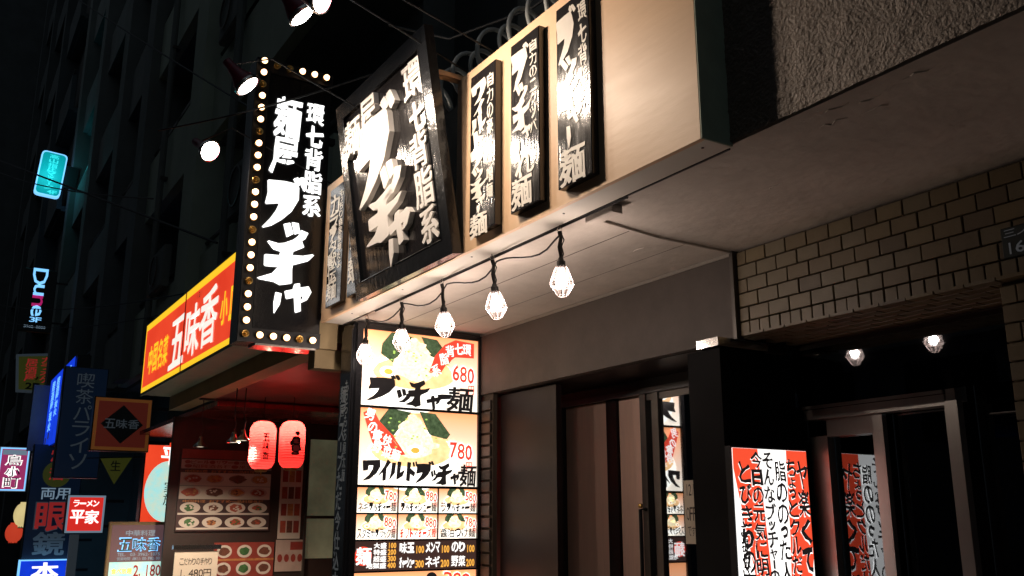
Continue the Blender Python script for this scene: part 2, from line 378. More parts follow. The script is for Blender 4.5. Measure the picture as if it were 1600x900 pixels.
def write_h(mb, txt, x, z, wd, ht, dz=0, **k):
    wts = [.66 if c in 'ッャュョっゃゅょ' else (.6 if ord(c) < 256 else 1) for c in txt]; tot = sum(wts); xx = x
    for i, (c, q) in enumerate(zip(txt, wts)):
        ww = wd*q/tot; hh = ht*(.75 if c in 'ッャュョっゃゅょ' else 1)
        if c != ' ': put_char(mb, c, xx, z-(ht-hh)+dz*i, ww*.94, hh, **k)
        xx += ww
def tbuild(fn, name, m, parent, y=0, **k):
    mb = MB(); fn(mb); return mb.build(name, m, parent, **k)
# ================================================================== THE SETTING
MB().box(-60, 12, -30, .6, -1.85, -1.75).build('street', 'asphalt', kind='structure', label='dark asphalt street beside the restaurant fronts')
MB().box(-60, 12, .6, 14, -1.85, -1.6).build('pavement', 'paving', kind='structure', label='grey pavement in front of the restaurants')
MB().box(-60, 12, .45, .596, -1.85, -1.597).build('kerb', 'pale', kind='structure', label='concrete kerb between pavement and street')

# ---- restaurant building
B = root('restaurant_building', 'restaurant building with cream sign box, stained soffit and tiled lintel', 'building', (-3, 3.06, -1.6))
def bb(mb, name, m, par=B, **k): return mb.build(name, m, par, world=(-3, 3.06, -1.6) if par is B else None, **k)
bb(MB().box(-5.5, 1.6, 2.13, 3.6, 1.20, 1.34), 'soffit', 'soffit')
bb(MB().box(-5.5, -2.62, 2.14, 2.5, 1.345, 2.02), 'fascia_core', 'wall')
bb(MB().box(-4.35, 1.6, 2.75, 3.2, 2.0, 9.0), 'upper_wall', 'wall2')
bb(MB().box(-6.6, -4.36, 3.4, 3.6, 1.35, 9.0), 'recessed_wall', 'wall2')
# rough stucco: a real displaced sheet
def stucco():
    mb = MB(); nx, nz = 250, 170; x0, x1, z0, z1 = -2.6, .4, 1.205, 2.9
    vs = []
    for j in range(nz+1):
        for i in range(nx+1):
            x = x0+(x1-x0)*i/nx; z = z0+(z1-z0)*j/nz
            d = noise.noise(Vector((x*55, z*55, 0)))*.5+noise.noise(Vector((x*110, z*110, 4)))*.35
            d = abs(d)**.8*(1 if d > 0 else -.4)
            vs.append((x, 2.118-.0095*d-.003*noise.noise(Vector((x*9, z*9, 1))), z))
    fs = [(j*(nx+1)+i, j*(nx+1)+i+1, (j+1)*(nx+1)+i+1, (j+1)*(nx+1)+i) for j in range(nz) for i in range(nx)]
    mb.add(vs, fs); return mb
bb(stucco(), 'stucco_fascia', 'stucco', smooth=True)
bb(MB().box(-2.6, 1.6, 2.14, 2.7, 1.345, 9), 'stucco_core', 'stucco')
bb(MB().box(.4, 1.6, 2.12, 2.139, 1.205, 9), 'stucco_fascia', 'stucco')
bb(MB().box(-2.6, .4, 2.12, 2.139, 2.9, 9), 'stucco_fascia', 'stucco')
bb(MB().box(-5.34, -2.975, 3.05, 3.10, .79, 1.197), 'brown_fascia', 'brown')
bb(MB().box(-5.34, -2.975, 3.044, 3.05, 1.180, 1.197), 'fascia_bead', 'alu')
bb(MB().box(-2.972, -2.952, 3.03, 3.09, .785, 1.197), 'corner_bead', 'aludark')
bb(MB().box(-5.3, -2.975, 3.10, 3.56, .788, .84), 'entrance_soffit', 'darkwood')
# ceiling crack lines / board joints
bb(MB().box(-5.4, -2.97, 2.44, 2.443, 1.1985, 1.2), 'soffit_joint', 'brown')
bb(MB().box(-5.4, -2.97, 2.78, 2.782, 1.1990, 1.2), 'soffit_joint', 'brown')
bb(MB().tube([(-2.89, 2.16, 1.193), (-2.96, 2.6, 1.193), (-2.965, 3.04, 1.193)], .006, 6), 'conduit', 'soffit')
rnd = random.Random(12)
for cx, cy in ((-1.72, 2.19), (-1.62, 2.22), (-1.80, 2.27), (-1.66, 2.30), (-1.45, 2.2), (-2.3, 2.55), (-3.2, 2.65), (-1.3, 2.6)):
    q = [(cx+.022*k+rnd.uniform(-.01, .01), cy+rnd.uniform(-.012, .012), 1.1995) for k in range(5)]
    bb(MB().tube(q, [.0005, .0022, .003, .002, .0004], 4), 'paint_flake', 'soffit')
# interior darkness
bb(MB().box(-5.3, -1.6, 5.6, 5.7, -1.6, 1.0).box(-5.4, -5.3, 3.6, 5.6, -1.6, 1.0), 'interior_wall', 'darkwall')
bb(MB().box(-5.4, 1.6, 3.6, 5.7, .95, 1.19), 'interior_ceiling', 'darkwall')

# tiles ---------------------------------------------------------------
TW, TH = .1165, .0655
def tile_mesh(wd, ht, m):
    mb = MB(); mb.bev(0, wd-.0055, -.008, .004, 0, ht-.0055, .002)
    me = bpy.data.meshes.new('tile'); me.from_pydata(mb.v, [], mb.f); me.materials.append(M[m]); return me
TM = [tile_mesh(TW, TH, m) for m in ('tile', 'tile', 'tile2', 'tile3', 'tile2', 'tile3', 'tile4')]; TH2 = [tile_mesh(TW/2, TH, m) for m in ('tile', 'tile2', 'tile3')]
def tile(par, x, y, z, rot=(0,0,0), half=False):
    o = bpy.data.objects.new('tile', random.choice(TH2 if half else TM)); COL.objects.link(o); o.parent = par
    o.location = (x+random.uniform(-.0008, .0008), y+random.uniform(-.0015, .001), z); o.rotation_euler = (rot[0]+random.uniform(-.008, .008), rot[1], rot[2]+random.uniform(-.008, .008))
def tpart(name, mb, origin):
    o = mb.build(name, 'grout', B, world=origin); o.location = (origin[0]+3, origin[1]-3.06, origin[2]+1.6); return o
lint = tpart('tiled_lintel', MB().box(-2.95, 1.6, 3.068, 3.10, .79, 1.197).box(-2.95, 1.6, 3.10, 3.5, .80, .83), (-2.95, 3.06, .79))
for r_ in range(6):
    z = (1.172-.79)-TH*(r_+1)+.02
    half = r_ == 5
    nn = int(1.75/(TW/2 if half else TW))
    off = 0 if r_ % 2 else TW/2
    if half: off = 0
    if off: tile(lint, .004, 0, z, half=True)
    for i in range(nn): tile(lint, .004+off+i*(TW/2 if half else TW), 0, z, half=half)
# underside of the lintel: tiles lying face down
und = tpart('tiled_underside', MB().box(-2.95, -1.2, 3.09, 3.47, .797, .80), (-2.95, 3.06, .79))
for r_ in range(6):
    off = 0 if r_ % 2 else TW/2
    for i in range(14): tile(und, .004+off+i*TW, .012+r_*TH, .004, (R(90), 0, 0))
pil = tpart('tiled_pillar', MB().box(-1.74, 1.6, 3.07, 3.6, -1.6, .79), (-1.74, 3.06, -.3))
for r_ in range(16):
    off = 0 if r_ % 2 else TW/2; z = 1.075-TH*(r_+1)
    if off: tile(pil, .002, 0, z, half=True)
    for i in range(3): tile(pil, .002+off+i*TW, 0, z)
for r_ in range(12):         # return of the pillar, seen in the door glass
    off = 0 if r_ % 2 else TW/2; z = 1.075-TH*(r_+1)
    for i in range(3): tile(pil, -.0, .43-off-i*TW, z, (0, 0, R(-90)))
# brick strip beside the menu light box
strip = tpart('tiled_strip', MB().box(-5.29, -5.16, 3.07, 3.10, -1.6, .79), (-5.29, 3.06, -.4))
SM = tile_mesh(TW, TH, 'tiledark')
for r_ in range(15):
    tile(strip, .008, 0, .05+r_*.074); strip.children[-1].data = SM

# edge trim of the recess
bb(MB().box(-2.98, -1.74, 3.47, 3.50, .755, .797), 'header_trim', 'alu')

# ---- shop front of the restaurant (left recess)
D = root('shop_front', 'dark shop front with wood veneer doors under brown fascia', 'shop front', (-4.1, 3.5, -1.6))
def dd(mb, name, m, **k): return mb.build(name, m, D, world=(-4.1, 3.5, -1.6), **k)
dd(MB().box(-5.15, -4.52, 3.12, 3.16, -1.6, .775), 'side_panel', 'darkwood')
dd(MB().box(-5.3, -3.09, 3.50, 3.58, .735, .79), 'door_head', 'darkwood')
dd(MB().box(-5.0, -3.09, 3.47, 3.50, .70, .733), 'track', 'blackm')
dd(MB().box(-4.985, -4.56, 3.52, 3.55, -1.58, .70), 'door_leaf', 'wood')
dd(MB().box(-4.54, -4.44, 3.505, 3.54, -1.58, .70), 'stile', 'darkwood')
dd(MB().box(-4.43, -4.20, 3.52, 3.55, -1.58, .70), 'door_leaf', 'wood')
dd(MB().box(-5.03, -4.99, 3.48, 3.55, -1.6, .70), 'stile', 'blackm')
dd(MB().box(-4.19, -4.14, 3.48, 3.54, -1.58, .70), 'stile', 'aludark')
dd(MB().box(-4.085, -4.03, 3.48, 3.54, -1.58, .70), 'stile', 'aludark')
dd(MB().box(-4.135, -4.09, 3.515, 3.52, -1.5, .66), 'pane', 'pane')
dd(MB().box(-4.025, -3.5, 3.50, 3.505, -1.5, .66), 'pane', 'pane')
dd(MB().box(-4.14, -3.2, 3.49, 3.53, .662, .70), 'rail', 'aludark')
dd(MB().box(-3.50, -3.09, 3.49, 3.53, -1.6, .66), 'stile', 'aludark')
dd(MB().tube([(-4.15, 3.47, .05), (-4.15, 3.43, .05), (-4.15, 3.43, -.45), (-4.15, 3.47, -.45)], .011, 8), 'door_handle', 'blackm')
dd(MB().lathe([(0,-.014), (.012,-.01), (.014,0), (.012,.01), (0,.014)], 12, (-4.15, 3.43, .07)), 'latch', 'gold')
n_ = root('notice', 'white handwritten paper notice taped inside the shop door glass', 'notice', (-3.86, 3.497, -.13))
MB().box(0, .10, -.002, 0, 0, .33).build('sheet', 'paper', n_)
def f(mb):
    write_h(mb, '12/', .015, .31, .07, .06, y=-.003, bold=0); write_h(mb, 'OFF', .015, .19, .075, .07, y=-.003, bold=0); write_h(mb, 'です', .02, .09, .06, .05, y=-.003, bold=0)
tbuild(f, 'writing', 'e_ink', n_)

# ---- partition between the two entrances
P = root('partition', 'black board partition standing between the shop front and the glass entrance', 'partition', (-2.99, 2.956, -1.6), FACE_X)
MB().box(0, .545, 0, .21, 0, 2.345).build('board', 'dark', P)
MB().box(-.015, .30, -.008, .13, 2.352, 2.392).build('cap_bar', 'chrome', P)
MB().box(.535, .54, -.004, 0, 0, 2.345).build('seam', 'blackm', P)

# ---- glass entrance at the right
G = root('glass_entrance', 'dark glass entrance with aluminium frame under the tiled lintel', 'entrance', (-2.4, 3.5, -1.6))
def gg(mb, name, m, **k): return mb.build(name, m, G, world=(-2.4, 3.5, -1.6), **k)
gg(MB().box(-2.985, -2.885, 3.50, 3.56, -1.6, .37), 'jamb', 'alu')
gg(MB().box(-2.985, -2.945, 3.52, 3.58, .51, .754), 'jamb', 'aludark')
gg(MB().box(-2.985, -2.263, 3.47, 3.55, .445, .490).box(-2.985, -2.263, 3.46, 3.47, .494, .508), 'transom_bar', 'alu')
gg(MB().box(-2.884, -2.636, 3.50, 3.55, .365, .442), 'door_top_rail', 'alu')
gg(MB().box(-2.632, -2.578, 3.49, 3.52, -1.6, .442), 'door_stile', 'alu')
gg(MB().box(-2.260, -2.205, 3.46, 3.50, -1.6, .46).box(-2.255, -2.215, 3.47, 3.55, .46, .59), 'door_stile', 'alu')
gg(MB().box(-2.884, -2.636, 3.545, 3.550, -1.6, .364), 'door_pane', 'pane2')
gg(MB().box(-2.575, -2.265, 3.56, 3.565, -1.6, .442), 'door_pane', 'pane2')
gg(MB().box(-2.20, -1.745, 3.58, 3.585, -1.6, .754), 'side_pane', 'pane2')
gg(MB().box(-2.94, -1.745, 3.370, 3.375, .495, .752), 'transom_pane', 'pane2')
gg(MB().box(-2.10, -1.75, 3.5, 3.55, .395, .40), 'inner_rail', 'aludark')
gg(MB().box(-2.0, -1.80, 3.53, 3.57, -.05, .18), 'letter_box', 'aludark')

# house number plate
N = root('number_plate', 'dark blue number plate reading 16 on the brown tiles', 'plate', (-1.706, 3.048, .86))
MB().bev(0, .14, -.006, .002, 0, .108, .003).build('plate', 'd_dark', N)
tbuild(lambda mb: write_h(mb, '16', .012, .052, .07, .04, y=-.008, bold=.01, brush=False), 'number', 'd_text', N)
tbuild(lambda mb: write_h(mb, '三ノ', .012, .098, .09, .025, y=-.008, bold=0, brush=False), 'writing', 'd_text', N)

# ================================================================== SIGN BOX AND ITS SIGNS
X0, X1, YF, YB, ZB, ZT = -5.46, -2.04, 1.99, 2.128, 1.19, 2.09
SB = root('sign_box', 'long cream painted sign box fixed over the shop front', 'sign box', ((X0+X1)/2, YB, ZB))
def sb(mb, name, m, **k): return mb.build(name, m, SB, world=((X0+X1)/2, YB, ZB), **k)
sb(MB().box(-3.70, X1-.006, YF, YF+.02, ZB, ZT), 'front_panel', 'box')
sb(MB().box(X0, -4.72, YF, YF+.02, ZB, ZT), 'front_panel', 'box')
sb(MB().box(-4.72, -3.70, YF+.006, YF+.02, ZB, 1.32), 'front_panel', 'box')
sb(MB().box(-4.72, -3.70, YB-.01, YB, 1.32, ZT), 'back_panel', 'wall2')
sb(MB().box(X1-.006, X1, YF+.001, YB, ZB+.001, ZT), 'side_panel', 'boxside')
sb(MB().box(X0, X0+.02, YF+.02, YB, ZB+.004, ZT-.003), 'side_panel', 'box')
sb(MB().box(X0+.02, X1-.006, YF+.02, YB, ZB+.0005, ZB+.02), 'bottom_panel', 'under')
sb(MB().box(-3.70, X1-.006, YF+.02, YB, ZT-.02, ZT-.001).box(X0+.02, -4.72, YF+.02, YB, ZT-.02, ZT-.001), 'top_panel', 'box')
sb(MB().box(-3.70, -3.675, YF+.02, YB, 1.21, ZT-.02), 'side_panel', 'box')
sb(MB().box(-3.72, -3.67, 1.80, YB, ZT-.003, ZT+.022), 'bracket', 'box')
sb(MB().box(X0+.03, X1-.02, YB-.001, YB+.008, ZB-.003, ZB+.012), 'back_seam', 'blackm')
for xx in (-2.1, -2.9, -3.65, -4.4, -5.1):
    sb(MB().lathe([(0, -.002), (.005, -.001), (.005, .001)], 8, (xx, 2.05, ZB-.0005)), 'screw', 'blackm')

def plaque(x0, x1, z0, z1, label, small, big, small_x=.62, cols=None, tall=.90):
    wd, ht = x1-x0, z1-z0
    o = root('sign_plaque', label, 'sign', (x0, 1.988, z0), (0, 0, R(random.uniform(-.3, .3))), 'black lettered plaques on the cream sign box')
    MB().bev(0, wd, -.034, 0, 0, ht, .003).build('board', 'plaque', o)
    mb = MB(); write_v(mb, small, wd*.70, ht*.94, wd*.24, ht*(small_x), y=-.0365, bold=.03, rough=.10, shear=-.12, brush=False); mb.build('small_writing', 'letteredge', o)
    z = ht*.93
    for ch, x, w_, h_ in big:
        mb = MB(); put_char(mb, ch, wd*x, z, wd*w_, ht*h_, y=-.0365, bold=.045, rough=.07, shear=-.18 if ch != '麺' else -.06); mb.build('character', 'letteredge', o)
        z -= ht*h_*.93
    return o
plaque(-3.505, -3.280, 1.235, 2.015, 'black plaque lettered ワイルドブッチャー麺, just right of the framed sign', '自力の豪快味噌麺',
       [('ワ',.08,.60,.13),('イ',.14,.50,.10),('ル',.05,.62,.10),('ド',.10,.50,.11),('ブ',.06,.62,.14),('ッ',.16,.40,.07),('チ',.04,.66,.12),('ャ',.30,.36,.06),('|',.24,.30,.05),('麺',.06,.66,.14)], .78)
plaque(-3.150, -2.930, 1.240, 2.015, 'black plaque lettered ブッチャーれ麺 with slanted ニクツバ column, middle of three', '自力のニクツバ',
       [('ブ',.06,.64,.22),('ッ',.22,.42,.10),('チ',.06,.66,.18),('ャ',.42,.34,.08),('|',.16,.28,.08),('れ',.16,.62,.14),('麺',.06,.68,.18)], .55)
plaque(-2.800, -2.580, 1.240, 2.015, 'black plaque lettered ブッチャー麺, rightmost on the cream box', '環七背脂系',
       [('ブ',.06,.60,.26),('ッ',.18,.46,.11),('チ',.06,.64,.20),('ャ',.34,.42,.10),('|',.22,.30,.12),('麺',.08,.74,.20)], .60)
plaque(-5.300, -5.055, 1.245, 2.005, 'narrow black plaque beside the marquee sign, leftmost on the cream box', 'もっちり自家製麺だよ',
       [('カ',.10,.58,.17),('ラ',.08,.56,.12),('ブ',.10,.52,.12),('タ',.10,.52,.12),('獣',.08,.56,.13),('伝',.08,.56,.12),('麺',.08,.62,.16)], .66)
plaque(-4.960, -4.740, 1.245, 2.005, 'black plaque half hidden behind the left edge of the framed sign', 'こってり背脂系',
       [('辛',.10,.58,.18),('ブ',.08,.56,.16),('ッ',.22,.42,.10),('チ',.10,.56,.16),('ャ',.30,.36,.08),('麺',.08,.62,.20)], .6)

# big tilted framed sign ------------------------------------------------
F = root('framed_sign', 'large tilted black framed sign with raised white characters', 'sign', (-4.744, 1.93, 1.18), (R(9.0), 0, 0))
F.scale = (1.04, 1, 1.02)
W_, H_ = 1.085, 1.105
MB().box(.05, W_-.05, .02, .052, .05, H_-.05).build('panel', 'plaque', F)
t_ = .085
MB().prism([(0,0),(W_,0),(W_-t_,t_),(t_,t_)], -.0, .05).build('frame_rail', 'frame', F)
MB().prism([(0,H_),(W_,H_),(W_-t_,H_-t_),(t_,H_-t_)], -.0, .05).build('frame_rail', 'frame', F)
MB().prism([(0,0),(t_,t_),(t_,H_-t_),(0,H_)], -.0, .05).build('frame_stile', 'frame', F)
MB().prism([(W_,0),(W_-t_,t_),(W_-t_,H_-t_),(W_,H_)], -.0, .05).build('frame_stile', 'frame', F)
MB().tube([(t_,.0,t_),(W_-t_,.0,t_),(W_-t_,.0,H_-t_),(t_,.0,H_-t_),(t_,.0,t_)], .004, 6).build('frame_bead', 'frame', F)
for ch, x, z, w_, h_ in [('環',.795,1.0,.20,.19),('七',.815,.80,.17,.15),('背',.79,.645,.17,.17),('脂',.79,.465,.18,.18),('系',.80,.275,.165,.17)]:
    mb = MB(); put_char(mb, ch, x, z, w_, h_, y=.02, depth=.010, bold=.045, rough=.03); mb.build('raised_character', 'letter', F)
for ch, x, z, w_, h_, dp in [('麺',.10,.965,.20,.19,.03),('屋',.315,1.0,.19,.20,.03),('ブ',.22,.885,.46,.42,.030),('ッ',.47,.60,.24,.17,.030),('チ',.25,.48,.42,.25,.030),('ャ',.50,.345,.24,.18,.030),('|',.44,.215,.13,.135,.030)]:
    mb = MB(); put_char(mb, ch, x, z, w_, h_, y=.02, depth=dp, bold=.04, rough=.02 if ch in '麺屋' else 0, shear=.12); mb.build('raised_character', 'letter', F)

# marquee sign across the pavement ---------------------------------------
Q = root('marquee_sign', 'tall black marquee sign edged with round bulbs, lettered 麺屋ブッチャー', 'sign', (-5.5, 2.0, 1.03), FACE_X)
MB().bev(-.515, 0, 0, .16, 0, 1.86, .004).build('cabinet', 'black', Q)
MB().box(-.515, -.43, -.014, 0, .0, 1.86).box(-.43, 0, -.0138, 0, 0, .085).box(-.43, 0, -.0138, 0, 1.775, 1.86).build('bulb_border', 'blackm', Q)
MB().box(-.43, -.424, -.02, 0, .085, 1.775).box(-.424, 0, -.02, 0, .085, .091).build('border_bead', 'frame', Q)
MB().box(-.40, -.02, .002, .158, -.012, -.0005).build('bottom_plate', 'chrome', Q)
MB().box(0, .06, .05, .10, .2, .24).box(0, .06, .05, .10, 1.4, 1.44).build('wall_bracket', 'blackm', Q)
for ch, x, z, w_, h_ in [('麺',-.375,1.63,.17,.28),('屋',-.38,1.345,.17,.25),('ブ',-.40,1.06,.24,.33),('ッ',-.275,.79,.16,.14),('チ',-.405,.68,.33,.30),('ャ',-.24,.415,.165,.20),('|',-.335,.325,.10,.13)]:
    mb = MB(); put_char(mb, ch, x, z, w_, h_, y=-.004, depth=.004, bold=.055, rough=.04 if ch in '麺屋' else 0, shear=.06); mb.build('lit_character', 'e_mtext', Q)
for i, ch in enumerate('環七背脂系'):
    mb = MB(); put_char(mb, ch, -.165+.002*i, 1.63-.158*i, .118, .145, y=-.004, depth=.004, bold=.05, rough=.05); mb.build('lit_character', 'e_mtext', Q)
pts = []
for i in range(23): pts.append((-.475, 1.83-i*.0812, not (i in (2, 6, 10, 14, 18, 22))))
for i, l in enumerate([1, 1, 1, 0, 1]): pts.append((-.475+.083*(i+1)+.004, .043, l))
for i, l in enumerate([0, 0, 1, 1, 1]): pts.append((-.475+.083*(i+1)+.004, 1.822, l))
sock = MB().lathe([(.0, -.018), (.016, -.018), (.021, -.028), (.023, -.026), (.019, -.014), (.019, 0)], 14, M4=Matrix.Rotation(R(90), 4, 'X') @ Matrix.Scale(-1, 4, (0,0,1)))
ball = MB()
prof = [(.019*math.sin(R(a)), .022-.024*math.cos(R(a))) for a in range(0, 181, 20)]
ball.lathe(prof, 14, M4=Matrix.Rotation(R(90), 4, 'X'))
small = MB(); small.lathe([(.010*math.sin(R(a)), .012-.012*math.cos(R(a))) for a in range(0, 181, 30)], 10, M4=Matrix.Rotation(R(90), 4, 'X'))
b0 = s0 = d0 = None
for x, z, l in pts:
    if s0 is None: s0 = sock.build('socket', 'gold', Q, smooth=True); s = s0
    else: s = s0.copy(); COL.objects.link(s); s.parent = Q
    s.location = (x, -.014, z)
    if l:
        if b0 is None: b0 = ball.build('bulb', 'e_mbulb', Q, smooth=True); b = b0
        else: b = b0.copy(); COL.objects.link(b); b.parent = Q
    else:
        if d0 is None: d0 = small.build('dead_bulb', 'gold', Q, smooth=True); b = d0
        else: b = d0.copy(); COL.objects.link(b); b.parent = Q
    b.location = (x, -.020, z)

# menu light box ---------------------------------------------------------
Z0 = 1.6
ME = root('menu_light_box', 'tall backlit menu box with ramen pictures and prices beside the entrance', 'menu board', (-5.3, 2.2, -1.6), FACE_X)
MB().box(-.03, .86, .02, .20, .3, 1.19+Z0).build('cabinet', 'blackm', ME)
def rect(mb, x0, x1, z0, z1, y): return mb.add([(x0,y,z0),(x1,y,z0),(x1,y,z1),(x0,y,z1)], [(0,1,2,3)])
MB().box(-.03, .008, -.012, .02, .3, 1.19+Z0).build('frame_stile', 'black', ME)
MB().box(.832, .86, -.012, .02, .3, 1.19+Z0).build('frame_stile', 'black', ME)
MB().box(.008, .832, -.012, .02, 1.148+Z0, 1.188+Z0).build('frame_rail', 'black', ME)
for z in (.668, .19): MB().box(.008, .832, -.008, .02, z-.008+Z0, z+.008+Z0).build('frame_rail', 'black', ME)
for z in (.030, -.125, -.305): MB().box(.008, .832, -.006, .02, z-.005+Z0, z+.005+Z0).build('frame_rail', 'black', ME)
for x in (.28, .555): MB().box(x-.003, x+.003, -.006, .02, -.12+Z0, .182+Z0).build('frame_rail', 'black', ME)
gm = grad_mat('poster_orange_to_white', (1.15, .48, .22), (1.25, 1.15, 1.0), 1.0, .34+Z0, .9+Z0)
def backing(x0, x1, z0, z1, rnd):
    me = MB(); rect(me, x0, x1, z0, z1, .004)
    m = grad_mat('poster_orange_to_white', (1.2, 1.08, .92), (1.1, .42, .17), 1.0, z0+(z1-z0)*.1, z1)
    return me.build('poster', m, ME)
def bowl_print(x0, x1, z0, z1, seed, nori=2, big=True):
    rnd = random.Random(seed); w_, h_ = x1-x0, z1-z0; cx = x0+w_*(.47+rnd.uniform(-.05, .05))
    mb = MB(); mb.ell(cx, z0+h_*.30, w_*.40, h_*.42, .001, 28); mb.build('bowl_print', 'e_bowl', ME)
    mb = MB(); mb.ell(cx, z0+h_*.42, w_*.37, h_*.22, .0, 26, .05, seed); mb.build('soup_print', 'e_pork', ME)
    mb = MB()
    if nori:
        mb.prism([(cx-w_*.22, z0+h_*.97), (cx-w_*.02, z0+h_*.93), (cx-w_*.20, z0+h_*.55), (cx-w_*.31, z0+h_*.66), (cx-w_*.30, z0+h_*.80)], -.001, None)
        mb.prism([(cx+w_*.05, z0+h_*.95), (cx+w_*.20, z0+h_*.93), (cx+w_*.34, z0+h_*.66), (cx+w_*.27, z0+h_*.50), (cx+w_*.14, z0+h_*.66)], -.001, None)
        mb.build('nori_print', 'e_nori', ME)
    mb = MB(); mb.ell(cx+w_*.20, z0+h_*.50, w_*.13, h_*.13, -.0015, 14, .3, seed+1)
    for k in range(4): mb.box(cx+w_*.12+k*.004, cx+w_*.32, -.0017-k*.0001, -.0016-k*.0001, z0+h_*(.42+.05*k), z0+h_*(.445+.05*k))
    mb.build('pork_print', 'e_pork', ME)
    mb = MB()
    for k in range(26 if big else 9):
        a = rnd.uniform(-1, 1); b = rnd.random()
        mb.ell(cx+a*w_*.19*(1.15-b), z0+h_*(.44+.40*b), w_*rnd.uniform(.03, .08), h_*rnd.uniform(.04, .09), -.0022-.00002*k, 10, .5, seed*50+k)
    mb.ell(cx, z0+h_*.52, w_*.20, h_*.20, -.0021, 18, .25, seed); mb.ell(cx-.01, z0+h_*.68, w_*.12, h_*.17, -.0021, 16, .25, seed+5)
    mb.build('noodle_print', 'e_noodle', ME)
    mb = MB()
    for k in range(14 if big else 7):
        mb.ell(cx+rnd.uniform(-.22, .22)*w_, z0+h_*rnd.uniform(.40, .85), w_*.012, h_*.013, -.0036-.00001*k, 6)
    mb.build('onion_print', 'e_green', ME)['kind'] = 'stuff'
    if seed % 3 != 1:
        mb = MB(); ex = cx-w_*(.24 if seed % 2 else -.02); mb.ell(ex, z0+h_*.42, w_*.075, h_*.075, -.0038, 16); mb.build('egg_print', 'e_bowl', ME)
        mb = MB(); mb.ell(ex, z0+h_*.42, w_*.040, h_*.040, -.0040, 12); mb.build('yolk_print', 'e_orange', ME)
    if big:
        mb = MB()
        for k in range(60):
            a = rnd.uniform(-1, 1); b = rnd.random(); x = cx+a*w_*.20*(1.15-b); z = z0+h_*(.42+.44*b); L_ = w_*rnd.uniform(.02, .06); an = rnd.uniform(-1.3, 1.3); q = .0022
            c, s_ = math.cos(an)*L_, math.sin(an)*L_; dx, dz = -math.sin(an)*q, math.cos(an)*q
            mb.prism([(x-c, z-s_), (x+dx*2, z+dz*2), (x+c, z+s_*.6), (x+dx*3, z+dz*3.5)], -.0033-.00001*k, None)
        o_ = mb.build('strand_print', 'e_strand', ME); o_['kind'] = 'stuff'
def price(x, z, w_, h_, t, yen=True, y=-.005):
    mb = MB(); write_h(mb, t, x-.006, z+.006, w_+.012, h_+.012, y=y, bold=.13, dz=-.006, brush=False); mb.build('price_outline', 'e_sign_white', ME)
    mb = MB(); write_h(mb, t, x, z, w_, h_, y=y-.0012, bold=.02, dz=-.006, brush=False)
    if yen: put_char(mb, '円', x+w_*.72, z-h_*1.22, w_*.26, h_*.55, y=y-.0012, bold=.01)
    mb.build('price', 'e_red2', ME)
backing(.008, .832, .676+Z0, 1.148+Z0, 1); bowl_print(.03, .80, .70+Z0, 1.16+Z0, 3)
backing(.008, .832, .198+Z0, .660+Z0, 2); bowl_print(.03, .80, .22+Z0, .68+Z0, 8)
# red ribbon, right to left
mb = MB(); mb.prism([(.80,1.128+Z0),(.66,1.14+Z0),(.58,1.10+Z0),(.51,1.02+Z0),(.47,.91+Z0),(.55,.905+Z0),(.60,.98+Z0),(.66,1.025+Z0),(.80,1.03+Z0)], -.003, None); mb.build('ribbon_print', 'e_red2', ME)
mb = MB()
for ch, x, z, r_ in [('環',.715,1.118,.0),('七',.655,1.12,.15),('背',.590,1.10,.4),('脂',.545,1.045,.7),('系',.49,.965,1.0)]:
    put_char(mb, ch, x, z+Z0, .062, .075, y=-.0045, bold=.03, rot=r_*.4)
mb.build('ribbon_writing', 'e_sign_white', ME)
price(.64, .975+Z0, .165, .105, '680'); price(.63, .475+Z0, .165, .10, '780')
for ch, x, z, w_, h_ in [('ブ',.055,.855,.20,.15),('ッ',.245,.79,.10,.085),('チ',.315,.855,.16,.17),('ャ',.455,.77,.10,.095),('ー',.535,.81,.10,.10),('麺',.605,.83,.19,.155)]:
    mb = MB(); put_char(mb, ch, x, z+Z0, w_, h_, y=-.006, bold=.05, rough=.02, shear=.06); mb.build('menu_character', 'ink', ME)
for ch, x, z, w_, h_ in [('ワ',.035,.345,.115,.12),('イ',.14,.35,.08,.125),('ル',.215,.34,.10,.11),('ド',.315,.34,.085,.115),('ブ',.395,.335,.115,.12),('ッ',.495,.295,.055,.065),('チ',.535,.34,.115,.135),('ャ',.635,.285,.065,.075),('ー',.69,.31,.045,.05),('麺',.705,.335,.115,.135)]:
    mb = MB(); put_char(mb, ch, x, z+Z0, w_, h_, y=-.006, bold=.05, rough=.02, shear=.06); mb.build('menu_character', 'ink', ME)
mb = MB(); mb.prism([(.03,.63+Z0),(.09,.66+Z0),(.14,.58+Z0),(.24,.49+Z0),(.32,.385+Z0),(.22,.37+Z0),(.10,.44+Z0),(.06,.54+Z0)], -.003, None); mb.build('ribbon_print', 'e_red2', ME)
mb = MB()
for ch, x, z in [('男',.045,.655),('の',.065,.575),('豪',.10,.53),('快',.165,.50),('野',.10,.46),('菜',.165,.43),('麺',.225,.415)]: put_char(mb, ch, x, z+Z0, .058, .068, y=-.0045, bold=.05, rot=-.3)
mb.build('ribbon_writing', 'e_sign_white', ME)
cells = [('ネギブッチャー麺','780'),('ブッチャシュー麺','980'),('ラブッチャー麺','580'),('スタミナブラック麺','880'),('チリトマチーズ麺','880'),('醤油つけ麺','780')]
